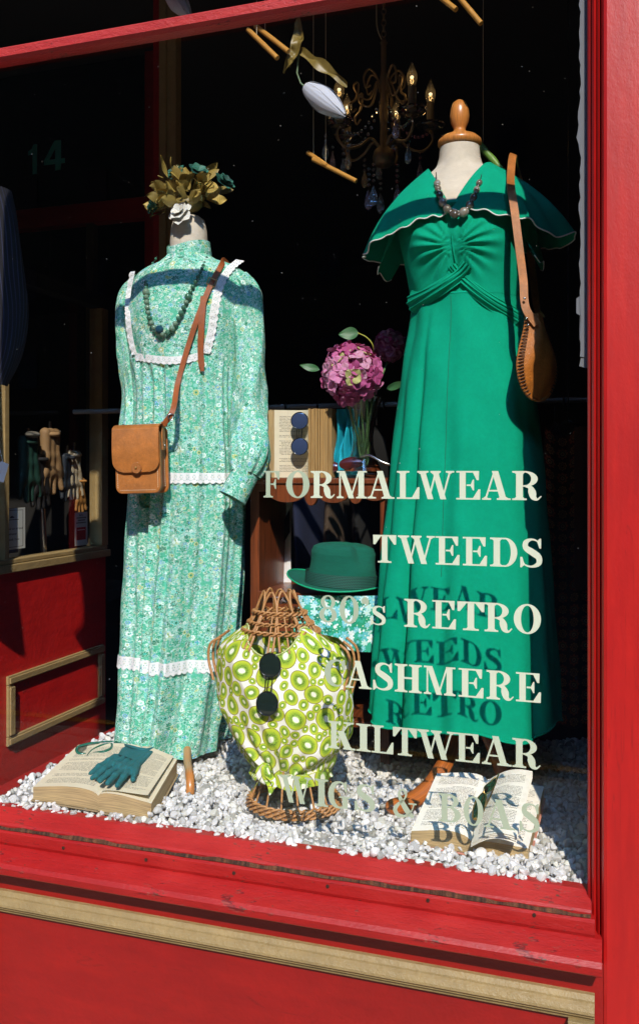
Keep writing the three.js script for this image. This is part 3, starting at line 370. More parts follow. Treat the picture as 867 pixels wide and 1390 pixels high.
  const ring = (y) => { const a = []; for (let i = 0; i <= 120; i++) a.push(B1.at(lerp(-PI * 0.98, PI * 0.98, i / 120), y, 0.003)); return a; };
  part(d, 'lace_trim', laceStrip(ring(1.492), (p) => { const n = B1.normal(p); return V(n.x * 0.12, -1, n.z * 0.12); }, 0.030), M.lace);
  part(d, 'lace_trim', laceStrip(ring(0.982), (p) => { const n = B1.normal(p); return V(n.x * 0.12, -1, n.z * 0.12); }, 0.036), M.lace); }
{ const pts = [[213, 348], [203, 365], [198, 390], [200, 420], [206, 440], [217, 453], [228, 451], [239, 437], [250, 415], [260, 392], [272, 368], [281, 348]].map(([x, y]) => B1.on(x, y, 0.010));
  const n = thing('bead_necklace', 'long green bead necklace hanging over the floral dress bib', 'necklace', pts[5]); part(n, 'cord', tube(pts, 0.0012, 80, 5), std({ color: lin(0.02, 0.06, 0.04) }));
  const c = curve(pts), bm = phy({ color: lin(0.05, 0.16, 0.10), roughness: 0.12, clearcoat: 0.6 }), bm2 = phy({ color: lin(0.22, 0.36, 0.26), roughness: 0.1, transmission: 0.3 }), bg = new THREE.IcosahedronGeometry(1, 1), r = rng(4);
  for (let i = 0; i < 40; i++) { const t = (i + 0.5) / 40, low = 1 - Math.abs(t - 0.5) * 2, s = 0.0042 + 0.0048 * low * (0.7 + 0.5 * r()) + (i === 12 || i === 29 ? 0.004 : 0); put(n, 'bead', bg, low > 0.55 && r() < 0.65 ? bm2 : bm, c.getPointAt(t), new THREE.Euler(r() * 6, r() * 6, 0), [s, s, s]); }
  put(n, 'pendant_bead', new THREE.SphereGeometry(0.0115, 16, 12), std({ color: lin(0.01, 0.10, 0.16), roughness: 0.5, bumpMap: rep(fineT, 3), bumpScale: 0.002 }), B1.on(216, 447, 0.016)); }
{ // satchel hanging at the hip, strap across the chest
  const z = -0.345, c = P(193, 626, z), t = thing('satchel', 'small tan leather satchel hung across the floral dress', 'handbag', c), W = 0.120, H = 0.165, D = 0.062;
  const rr = (w, h, r, top = r) => { const s = new THREE.Shape(); s.moveTo(-w / 2 + r, -h / 2); s.lineTo(w / 2 - r, -h / 2); s.quadraticCurveTo(w / 2, -h / 2, w / 2, -h / 2 + r); s.lineTo(w / 2, h / 2 - top); s.quadraticCurveTo(w / 2, h / 2, w / 2 - top, h / 2); s.lineTo(-w / 2 + top, h / 2); s.quadraticCurveTo(-w / 2, h / 2, -w / 2, h / 2 - top); s.lineTo(-w / 2, -h / 2 + r); s.quadraticCurveTo(-w / 2, -h / 2, -w / 2 + r, -h / 2); return s; };
  const lean = (g) => { boxUV(g); g.rotateZ(0.03); g.rotateY(0.12); g.translate(c.x, c.y, c.z); return g; };
  const fg = extrude(rr(W, H, 0.018), 0.008, 0.003); fg.translate(0, 0, D / 2 - 0.008); part(t, 'front_panel', lean(boxUV(fg)), M.tan);
  const bg = extrude(rr(W, H + 0.01, 0.018), 0.004, 0.002); bg.translate(0, 0.003, -D / 2); part(t, 'back_panel', lean(boxUV(bg)), M.tan);
  const gs = extrude(rr(W - 0.012, H - 0.008, 0.016), D - 0.014, 0.001); gs.translate(0, 0, -D / 2 + 0.005); part(t, 'gusset', lean(boxUV(gs)), M.tanDark);
  const flap = grid(24, 40, (u, v) => { const hh = 0.118, s = v * (D + hh), w = W + 0.010; let x = (u - 0.5) * w, y, zz; const cr = 0.03; if (s < D) { zz = -D / 2 + s; y = H / 2 + 0.009 + 0.004 * Math.sin(PI * s / D); } else { y = H / 2 + 0.006 - (s - D); zz = D / 2 + 0.0085 + 0.005 * Math.sin(PI * Math.min(1, (s - D) / hh)); }
    if (s > D + hh - cr) { const k = (s - (D + hh - cr)) / cr; x *= (w / 2 - cr * (1 - Math.sqrt(1 - k * k * 0.999))) / (w / 2); } return V(x, y, zz); }, (u, v) => [u * W, v * 0.17]);
  const fl2 = flap.clone(); { const p = fl2.attributes.position; for (let i = 0; i < p.count; i++) p.setXYZ(i, p.getX(i) * 1.0, p.getY(i) + 0.003 * (p.getZ(i) < D / 2 ? 1 : 0), p.getZ(i) + 0.003); }
  const lf = (g) => { g.rotateZ(0.03); g.rotateY(0.12); g.translate(c.x, c.y, c.z); return g; };
  const fp = part(t, 'flap', [lf(flap), lf(fl2)], M.tan);
  const stit = []; const sg = (x, y, zz, r) => { const b = new THREE.BoxGeometry(0.0036, 0.0011, 0.0011); b.rotateZ(r); b.translate(x, y, zz); stit.push(lf(b)); };
  for (let i = 0; i < 26; i++) for (const s of [-1, 1]) sg(s * (W / 2 - 0.004), -H / 2 + 0.014 + i * 0.0056, D / 2 + 0.0038, PI / 2); for (let i = 0; i < 18; i++) sg(-W / 2 + 0.012 + i * 0.0056, -H / 2 + 0.006, D / 2 + 0.0038, 0);
  for (let i = 0; i < 24; i++) for (const zz of [D / 2 - 0.012, -D / 2 + 0.012]) { const b = new THREE.BoxGeometry(0.0011, 0.0036, 0.0011); b.translate(W / 2 - 0.0046, -H / 2 + 0.016 + i * 0.0056, zz); stit.push(lf(b)); }
  part(t, 'stitching', stit, M.thread);
  const edge = []; { const e = flap.attributes.position; for (let i = 0; i <= 24; i++) edge.push(V(e.getX(40 * 25 + i), e.getY(40 * 25 + i), e.getZ(40 * 25 + i) + 0.002)); for (let j = 39; j > 16; j--) { edge.push(V(e.getX(j * 25 + 24), e.getY(j * 25 + 24), e.getZ(j * 25 + 24) + 0.002)); edge.unshift(V(e.getX(j * 25), e.getY(j * 25), e.getZ(j * 25) + 0.002)); } }
  void edge;
  const st = new THREE.CylinderGeometry(0.014, 0.015, 0.003, 28).rotateX(PI / 2); st.translate(0.002, -0.018, D / 2 + 0.0165); const stud = part(t, 'stud', lf(st), M.tan); const rv = new THREE.SphereGeometry(0.0032, 12, 8); rv.translate(0.002, -0.018, D / 2 + 0.0185); part(stud, 'rivet', lf(rv), M.gold);
  const tabG = box(W / 2 - 0.001, W / 2 + 0.003, H / 2 - 0.055, H / 2 + 0.02, -0.011, 0.011, 0.001); part(t, 'strap_tab', lf(tabG), M.tan); const rv2 = new THREE.SphereGeometry(0.003, 10, 8); rv2.translate(W / 2 + 0.004, H / 2 - 0.042, 0); part(t, 'rivet', lf(rv2), M.metal);
  const N = (p) => B1.normal(p).add(V(0, 0.1, 0)), rightTop = c.clone().add(V(W / 2 + 0.002, H / 2 + 0.012, 0.0));
  const sp = [rightTop, P(233, 560, z), B1.on(241, 520, 0.012), B1.on(255, 470, 0.010), B1.on(270, 425, 0.011), B1.on(285, 388, 0.012), B1.on(300, 360, 0.013), V(c1 + 0.115, 2.098, -0.56), V(c1 + 0.10, 2.06, -0.66), V(c1 - 0.05, 1.7, -0.71), V(c1 - 0.17, 1.62, -0.60), c.clone().add(V(-W / 2, H / 2 + 0.01, 0))];
  part(t, 'strap', strap(sp, (p, u) => u < 0.52 ? N(p) : V(p.x - c1, 0.02, p.z + 0.56), 0.0145, 0.003, 140), M.tanDark);
  part(t, 'strap_end', strap([B1.on(276, 402, 0.017), B1.on(273, 440, 0.016), B1.on(272, 480, 0.014), B1.on(274, 504, 0.013)], N, (u) => u > 0.94 ? 0.011 : 0.0165, 0.0028, 40), M.tanDark);
  const bk = B1.on(287, 383, 0.019), q = new THREE.Quaternion().setFromEuler(new THREE.Euler(0.2, 0.35, -0.45)); const bg2 = mergeGeometries([box(-0.013, 0.013, 0.008, 0.011, -0.002, 0.002, 0.001), box(-0.013, 0.013, -0.011, -0.008, -0.002, 0.002, 0.001), box(-0.013, -0.010, -0.008, 0.008, -0.002, 0.002, 0.001), box(0.010, 0.013, -0.008, 0.008, -0.002, 0.002, 0.001)]); put(t, 'buckle', bg2, M.gold, bk, q);
  const ring2 = new THREE.TorusGeometry(0.008, 0.0018, 8, 24); put(t, 'strap_ring', ring2, M.metal, P(232, 566, z + 0.006), new THREE.Euler(0, 0.6, 0.3)); }
{ // flowers in place of a head
  const o = P(254, 278, -0.545), t = thing('flower_headdress', 'spray of gold leaves with teal and white fabric flowers on the neck', 'headdress', o), r = rng(77);
  const gl = [0, 1, 2].map((k) => std({ map: rep(leatherT(186 - k * 30, 162 - k * 26, 84 - k * 14, 90 + k), 9), roughness: 0.5 })), teal = [std({ color: lin(0.006, 0.06, 0.045), roughness: 0.6 }), std({ color: lin(0.03, 0.15, 0.11), roughness: 0.6 })], cr = [std({ color: lin(0.62, 0.62, 0.56), roughness: 0.7 })];
  part(t, 'base', sph(o, 0.045, [1, 0.55, 0.8]), gl[2]);
  const lg = [leafGeo(0.060, 0.034, 0.45, 0.3, 0.02, 1.1), leafGeo(0.052, 0.03, -0.4, 0.35, 0.03, 1.2), leafGeo(0.056, 0.034, 0.2, 0.2, 0.05, 1.0)];
  for (let i = 0; i < 74; i++) { const a = r() * 2 * PI, e = -0.02 + 1.25 * r(), d = V(Math.cos(a) * Math.cos(e) * 1.0, Math.sin(e) * 0.9 - 0.12, Math.sin(a) * Math.cos(e)); const b = o.clone().add(V(d.x * 0.062, d.y * 0.045 + 0.004, d.z * 0.04)).add(V((r() - 0.5) * 0.05, (r() - 0.3) * 0.06, (r() - 0.5) * 0.03)); put(t, 'leaf', lg[i % 3], gl[Math.floor(r() * 2.6)], b, aim(d.add(V(0, 0, 0.15)), r() * 6), [1, 0.8 + 0.4 * r(), 1]); }
  for (const [x, y, d, L, n] of [[240, 238, V(-0.2, 0.6, 0.8), 0.034, 15], [268, 234, V(0.5, 0.6, 0.5), 0.032, 10], [302, 250, V(0.7, 0.6, 0.3), 0.036, 15], [212, 282, V(-0.8, 0.1, 0.6), 0.038, 15]]) flower(t, 'teal_flower', P(x, y, -0.52), d, n, L, L * 0.85, 0.85, teal);
  for (const [x, y] of [[240, 240], [302, 252], [212, 282], [268, 236]]) part(t, 'stem', tube([o.clone(), P((x + 252) / 2, (y + 285) / 2 - 4, -0.53), P(x, y + 3, -0.525)], 0.0018, 12, 5), gl[2]);
  flower(t, 'white_rose', P(245, 290, -0.495), V(-0.05, 0.5, 1), 15, 0.038, 0.036, 1.15, cr, gl[2]); }
// ---------------------------------------------------------------- green maxi dress on the second dress form
const c2 = P(625, 638, -0.48).x, k2 = K(625, -0.48), y2 = (py) => 1.5 + (638 - py) * k2, X2 = (px) => P(px, 638, -0.48).x;
const B2 = makeBody([[0.86, X2(629), -0.47, 0.238, 0.20], [1.1, X2(630), -0.472, 0.222, 0.185], [1.35, X2(631), -0.475, 0.203, 0.168], [1.6, X2(632), -0.478, 0.180, 0.148], [1.78, X2(632), -0.48, 0.158, 0.128], [1.87, X2(632), -0.48, 0.141, 0.114], [1.93, X2(631), -0.48, 0.136, 0.110], [1.99, X2(629), -0.48, 0.143, 0.122], [2.05, X2(627), -0.48, 0.150, 0.134], [2.11, X2(626), -0.48, 0.160, 0.126], [2.17, X2(625), -0.482, 0.165, 0.102], [2.215, X2(624), -0.485, 0.135, 0.082], [2.245, X2(623), -0.488, 0.092, 0.068], [2.265, X2(622), -0.49, 0.066, 0.06], [2.29, X2(622), -0.49, 0.056, 0.056]],
  (th, y) => { const d = clamp((1.92 - y) / 1.0, 0, 1), s = (a, w) => Math.exp(-((th - a) ** 2) / (w * w)), p = B2.f ? V(0, 0, 0) : 0;
    let f = d * (0.022 * s(-0.80 - 0.06 * d, 0.14) - 0.040 * s(-0.57 - 0.05 * d, 0.06) + 0.016 * s(-0.38, 0.16) - 0.010 * s(-0.1, 0.10) + 0.010 * s(0.06, 0.16) - 0.010 * s(0.28, 0.14) + 0.013 * s(0.62, 0.22) - 0.014 * s(0.95, 0.13) + 0.014 * s(-1.15, 0.18) - 0.014 * s(-0.95, 0.09)) + d * 0.006 * Math.sin(7 * th + 1);
    f += 0.003 * Math.sin(9 * th + 14 * y) * Math.sin(11 * y) + 0.0016 * d * Math.sin(23 * th - 9 * y + 2 * Math.sin(6 * y)) * Math.sin(5 * y + 4 * th);
    if (y > 1.93 && y < 2.14 && Math.cos(th) > 0) { const x = Math.sin(th) * 0.15, dx = Math.abs(x) - 0.008, dy = y - 2.035, a = Math.atan2(dy, Math.max(dx, 0.001)), rr = Math.hypot(dx, dy); f += 0.0042 * Math.sin(a * 17) * smoothstep(rr, 0.004, 0.02) * (1 - smoothstep(rr, 0.05, 0.115)) + 0.012 * Math.exp(-(((Math.abs(x) - 0.075) / 0.045) ** 2 + ((y - 2.055) / 0.045) ** 2)) - 0.010 * Math.exp(-((x / 0.022) ** 2)); }
    return f; });
{ const t = thing('tailor_bust', 'cream tailor dummy with wooden neck cap wearing the plain green dress', 'mannequin', [c2, FL, -0.48]), cx = X2(622);
  part(t, 'neck', grid(64, 40, (u, v) => { const y = lerp(2.10, y2(199), v), a = (u - 0.5) * 2 * PI; if (y < 2.285) { return B2.at(a, y, -0.004); } const q = (y - 2.285) / (y2(199) - 2.285), r = 0.0525 - 0.003 * q; return V(cx + r * Math.sin(a), y, -0.49 + r * Math.cos(a)); }, (u, v) => [u * 0.4, v * 0.3]), M.skin);
  part(t, 'neck_seam', tube(Array.from({ length: 32 }, (_, i) => { const a = i / 32 * 2 * PI; return V(cx + 0.0542 * Math.sin(a), y2(232) - 0.004 * Math.cos(a), -0.49 + 0.0542 * Math.cos(a)); }), 0.0007, 64, 4, true), std({ color: lin(0.3, 0.27, 0.22) }));
  part(t, 'neck_cap', lathe([[0, -0.006], [0.044, -0.006], [0.050, -0.003], [0.0555, 0.004], [0.054, 0.013], [0.044, 0.022], [0.026, 0.030], [0.0165, 0.036], [0.0145, 0.041], [0.0165, 0.046], [0.0225, 0.060], [0.0245, 0.076], [0.0225, 0.094], [0.0165, 0.109], [0.008, 0.1155], [0, 0.117]], V(cx, y2(196), -0.49), 56), M.wood);
  part(t, 'pole', tube([V(c2, 0.80, -0.47), V(c2, 1.3, -0.47)], 0.017, 4, 14), M.wood);
  part(t, 'hub', lathe([[0, -0.03], [0.03, -0.03], [0.036, 0], [0.03, 0.04], [0.018, 0.05]], V(c2, 0.90, -0.47), 28), M.wood);
  const foot = (q) => sweep([V(c2, 0.90, -0.47), q.clone().lerp(V(c2, 0.9, -0.47), 0.62).add(V(0, 0.035, 0)), q.clone().lerp(V(c2, 0.9, -0.47), 0.3).add(V(0, 0.018, 0)), q.clone().lerp(V(c2, 0.9, -0.47), 0.08).setY(FL + 0.028), q.clone().setY(FL + 0.014)], (u, a) => lerp(0.019, 0.0245, u) * (1 - 0.25 * Math.abs(Math.sin(a))) * (u > 0.96 ? 0.8 : 1), 40, 20);
  const wf = phy({ map: rep(M.wood.map, 1), color: lin(0.75, 0.55, 0.42), roughness: 0.35, clearcoat: 0.4, clearcoatRoughness: 0.2 });
  for (const q of [PY(686, 1042, FL + 0.03), V(c2 - 0.02, FL, -0.78)]) part(t, 'leg', foot(q), wf);
  { const pts = [V(c2, 0.95, -0.47), P(612, 1012, -0.42), P(598, 1045, -0.36), P(578, 1072, -0.315), P(552, 1090, -0.27), PY(524, 1098, FL + 0.018)]; part(t, 'leg', sweep(pts, (u, a) => (u > 0.93 ? Math.sqrt(Math.max(0.02, 1 - ((u - 0.93) / 0.07) ** 2)) : 1) * lerp(0.019, 0.0225, u) * (1 - 0.22 * Math.abs(Math.sin(a))), 60, 20), wf); } }
{ const d = thing('green_dress', 'plain emerald green maxi dress with flutter capelet and twisted bust', 'dress', [c2, 0.86, -0.48]);
  part(d, 'bodice', B2.mesh(1.925, 2.15, 160, 70, -PI, PI, 0.001), M.green);
  part(d, 'skirt', grid(320, 150, (u, v) => { const th = lerp(-PI, PI, u), y = lerp(1.93, 0.885 + 0.012 * Math.sin(5 * th + 1), v); return B2.at(th, y, 0); }, (u, v) => [u * 1.2, v * 1.05]), M.green);
  part(d, 'hem', tube(Array.from({ length: 80 }, (_, i) => { const th = lerp(-PI, PI, i / 80); return B2.at(th, 0.887 + 0.012 * Math.sin(5 * th + 1), 0); }), 0.003, 320, 6, true), M.green);
  part(d, 'seam', tube(Array.from({ length: 30 }, (_, i) => B2.at(-0.14, lerp(1.92, 1.25, i / 29), 0.0002)), 0.0008, 60, 4), std({ color: lin(0, 0.16, 0.09) }));
  // twisted bands crossing under the bust
  const band = (pts, w0, w1, ph, lift) => { const c = curve(pts); return grid(70, 40, (u, v) => { const p = c.getPointAt(u), T = c.getTangentAt(u), N = B2.normal(p), S = T.clone().cross(N).normalize(), w = lerp(w0, w1, u) * (1 - 0.15 * Math.sin(PI * u)), s = (v - 0.5) * 2, h = lift * (1 - s * s) + 0.0021 * Math.sin(v * 25 + ph + 1.5 * Math.sin(u * 3)) + 0.001 * Math.sin(v * 47 + u * 6); return p.addScaledVector(S, s * w / 2).addScaledVector(N, h); }, (u, v) => [u * 0.3, v * 0.05]); };
  part(d, 'twist_band', band([[700, 432], [668, 412], [640, 391], [622, 374], [612, 362]].map(([x, y]) => B2.on(x, y, 0.000)), 0.050, 0.030, 1, 0.010), M.green);
  part(d, 'twist_band', band([[560, 410], [585, 398], [607, 384], [624, 371], [633, 360]].map(([x, y]) => B2.on(x, y, 0.003)), 0.062, 0.034, 0, 0.016), M.green);
  part(d, 'centre_gather', tube([B2.on(612, 320, 0.003), B2.on(614, 338, 0.004), B2.on(618, 358, 0.006)], 0.0022, 20, 6), M.green);
  // capelet: from the V neckline down to a rippled edge over the shoulders
  const off = (px) => (px - 622) * k2;
  const In = tab([[0, 0, 2.130, 0.118], [0.25, 0.018, 2.165, 0.110], [0.55, 0.045, 2.215, 0.082], [0.85, 0.068, 2.253, 0.045], [1.2, 0.079, 2.270, 0.0], [1.7, 0.074, 2.278, -0.05], [2.4, 0.05, 2.285, -0.072], [3.15, 0, 2.288, -0.078]]);
  const Out = tab([[0, 0, 2.115, 0.132], [0.25, 0.055, 2.104, 0.136], [0.5, 0.110, 2.076, 0.130], [0.72, 0.152, 2.060, 0.110], [0.95, 0.19, 2.04, 0.09], [1.15, 0.232, 2.025, 0.055], [1.35, 0.262, 2.035, 0.01], [1.7, 0.25, 2.03, -0.06], [2.4, 0.13, 2.04, -0.15], [3.15, 0, 2.04, -0.165]]);
  const cape = (f, s) => { const a = Math.abs(f), sg = Math.sign(f), R = sg > 0 ? 0.99 : 0.90; const ix = In(a, 1), iy = In(a, 2), iz = In(a, 3), ox = Out(a, 1) * R, oy = Out(a, 2) + 0.004 * sg + 0.012 * smoothstep(a, 0.1, 0.4), oz = Out(a, 3), k = smoothstep(a, 0.15, 1.0), b = Math.sin(PI * s * 0.75);
    const rip = s * s * smoothstep(a, 0.4, 1.1) * (0.009 * Math.sin(9 * a + sg) + 0.004 * Math.sin(23 * a + 2 * sg)), rx = s * s * 0.0028 * Math.sin(34 * a + 1.3 * Math.sin(5 * a)) * (1 - smoothstep(a, 0.7, 1.0));
    return V(X2(622) + sg * (lerp(ix, ox, s) + 0.022 * k * b + rip * 0.8), lerp(iy, oy, s) + 0.024 * k * b + rx + rip * 0.35, -0.485 + lerp(iz, oz, s) + 0.016 * (1 - k) * b * 0.4 + 0.02 * k * b * smoothstep(2.2 - a, 0, 1) + rip * 0.6); };
  for (const s of [-1, 1]) { part(d, 'capelet', grid(150, 26, (u, v) => cape(s * Math.max(0.0001, u * 3.14), v), (u, v) => [u * 0.7, v * 0.2]), M.green);
    part(d, 'capelet_edging', tube(Array.from({ length: 150 }, (_, i) => cape(s * Math.max(0.0001, i / 149 * 3.14), 1).add(V(0, 0.0003, 0.001))), 0.0017, 300, 6), M.white);
    const sl = grid(60, 12, (u, v) => { const a = lerp(0.75, 2.3, u), q = cape(s * a, 0.55).lerp(V(X2(622) + s * 0.15, 2.02, -0.49 + 0.08 * Math.cos(a)), 0.35), e = V(X2(622) + s * (0.155 + 0.052 * Math.sin(a)) , 2.008 - 0.006 * Math.sin(7 * a), -0.49 + 0.105 * Math.cos(a)); return q.lerp(e, v); });
    part(d, 'under_ruffle', sl, M.green); part(d, 'ruffle_edging', tube(Array.from({ length: 40 }, (_, i) => { const a = lerp(0.75, 2.3, i / 39); return V(X2(622) + s * (0.155 + 0.052 * Math.sin(a)), 2.0075 - 0.006 * Math.sin(7 * a), -0.4895 + 0.1055 * Math.cos(a)); }), 0.0013, 120, 5), M.white); } }
{ const bz = (x, y, o) => { const p = B2.on(x, y, o); return p; }, pts = [[655, 222], [652, 240], [646, 258], [640, 272], [631, 286], [621, 292], [611, 288], [601, 277], [595, 262], [592, 246], [591, 234]].map(([x, y]) => bz(x, y, y > 250 ? 0.021 : 0.010)), n = thing('stone_necklace', 'necklace of glassy grey brown stones around the wooden capped dummy neck', 'necklace', pts[5]);
  part(n, 'cord', tube(pts, 0.0011, 80, 5), std({ color: lin(0.02, 0.018, 0.015), roughness: 0.5 }));
  const c = curve(pts), bg = new THREE.IcosahedronGeometry(1, 1), m = [phy({ color: lin(0.20, 0.18, 0.14), roughness: 0.08, clearcoat: 1, metalness: 0.3 }), phy({ color: lin(0.35, 0.33, 0.27), roughness: 0.06, clearcoat: 1, metalness: 0.3 }), phy({ color: lin(0.08, 0.065, 0.05), roughness: 0.1, clearcoat: 1 })], r = rng(8);
  for (let i = 0; i < 11; i++) { const t = 0.26 + i * 0.062, p = c.getPointAt(t), T = c.getTangentAt(t), s = 0.0085 + 0.002 * r() + (i > 3 && i < 8 ? 0.002 : 0); put(n, 'bead', bg, m[i % 3], p, aim(T, r() * 6), [s, s * 1.15, s * 0.9]); const q = c.getPointAt(t + 0.031); put(n, 'spacer', new THREE.TorusGeometry(0.0035, 0.0013, 6, 14).rotateX(PI / 2), M.metal, q, aim(c.getTangentAt(t + 0.031))); } }
{ // ochre pouch bag on the shoulder, laced round its edge
  const z = -0.33, tp = P(716, 430, z), bt = P(738, 540, z), t = thing('shoulder_bag', 'ochre leather pouch with laced edge hanging from the green dress shoulder', 'handbag', bt), ctr = tp.clone().lerp(bt, 0.5), H = tp.y - bt.y + 0.012, rot = new THREE.Euler(0, 0.95, 0.10);
  const W = (v) => 0.066 * (0.40 + 0.60 * smoothstep(v, 0.0, 0.62)) * (v > 0.62 ? Math.sqrt(Math.max(0, 1 - ((v - 0.62) / 0.38) ** 2)) : 1), TH = (v) => 0.024 * Math.sin(PI * clamp(0.12 + v * 0.86, 0, 1));
  const place = (g) => { g.applyMatrix4(new THREE.Matrix4().compose(ctr, new THREE.Quaternion().setFromEuler(rot), V(1, 1, 1))); return g; };
  const sheet = (s) => grid(30, 40, (u, v) => { const x = (u - 0.5) * 2; return V(x * W(v), (0.5 - v) * H, s * (TH(v) * (1 - x * x * 0.92) + 0.002 * Math.sin(9 * v + 5 * x) * (1 - x * x))); }, (u, v) => [u * 0.15, v * 0.22]);
  part(t, 'front_panel', place(sheet(1)), M.ochre); part(t, 'back_panel', place(sheet(-1)), M.ochre);
  part(t, 'edge_band', place(mergeGeometries([-1, 1].map((s) => tube(Array.from({ length: 40 }, (_, i) => V(s * W(i / 39), (0.5 - i / 39) * H, 0)), 0.0035, 80, 6)))), M.ochre);
  const lace = []; for (let i = 2; i < 26; i++) for (const s of [-1, 1]) { const v = i / 27, x = s * W(v), y = (0.5 - v) * H; lace.push(tube([V(x * 0.86, y + 0.004, TH(v) * 0.4 + 0.0025), V(x * 0.97 + s * 0.004, y, 0.003), V(x * 0.97 + s * 0.003, y - 0.003, -0.003), V(x * 0.86, y - 0.004, -TH(v) * 0.4 - 0.0025)], 0.0014, 8, 5)); }
  part(t, 'lacing', place(merge(lace)), std({ color: lin(0.05, 0.022, 0.01), roughness: 0.7 }));
  const topW = ctr.clone().add(V(0.0, H / 2, 0.0)), N = (p) => V(p.x - c2 + 0.1, 0.25, p.z + 0.62);
  const sp = [topW.clone().add(V(0.004, -0.03, 0.03)), P(713, 420, z + 0.035), P(709, 380, -0.31), P(703, 332, -0.318), P(697, 285, -0.335), P(693, 258, -0.345), P(692, 240, -0.395), V(X2(690) + 0.012, 2.282, -0.485), V(X2(694) + 0.02, 2.20, -0.58), V(X2(708) + 0.02, 1.95, -0.62), topW.clone().add(V(0.012, -0.01, -0.03))];
  part(t, 'strap', strap(sp, (p, u) => u < 0.52 ? V(0.35, 0.15 + 0.8 * smoothstep(u, 0.36, 0.5), 1) : V(0.2, 0.2, -1), 0.0185, 0.0032, 120), M.tan, 'worn tan leather strap, paler than the pouch');
  for (const [x, y] of [[714, 432], [716, 441], [711, 405]]) put(t, 'rivet', new THREE.SphereGeometry(0.0032, 10, 8), M.metal, P(x, y, z + 0.043)); }
// ---------------------------------------------------------------- wicker bust in the kiwi top
const z3 = -0.215, c3 = P(386, 638, z3).x, k3 = K(386, z3), y3 = (py) => 1.5 + (638 - py) * k3, X3 = (px) => P(px, 638, z3).x;
const B3 = makeBody([[0.77, X3(396), z3, 0.090, 0.075], [0.80, X3(396), z3, 0.094, 0.078], [0.86, X3(393), z3, 0.134, 0.104], [0.93, X3(389), z3, 0.156, 0.114], [1.0, X3(386), z3, 0.162, 0.115], [1.045, X3(385), z3, 0.164, 0.108], [1.085, X3(384), z3, 0.150, 0.096], [1.11, X3(384), z3, 0.122, 0.082], [1.135, X3(383), z3, 0.086, 0.068]],
  (th, y) => { const p = Math.sin(th), d = smoothstep(1.0 - y, 0, 0.14), ang = Math.atan2(p * 0.15 + 0.015, Math.max(0.02, y - 0.765)); return d * (0.013 * (1 - Math.abs(Math.sin(ang * 6.5 + 0.4 + 0.6 * Math.sin(y * 30))) - 0.5) + 0.004 * Math.sin(ang * 21)) + 0.006 * (1 - Math.abs(Math.sin(7 * y * 3 + 4 * th + 1.2 * Math.sin(3 * th))) - 0.4) * smoothstep(1.09 - y, 0, 0.05) + 0.003 * Math.sin(5 * th + 9 * y) * Math.sin(14 * y) + 0.0012 * Math.sin(17 * th - 20 * y); });
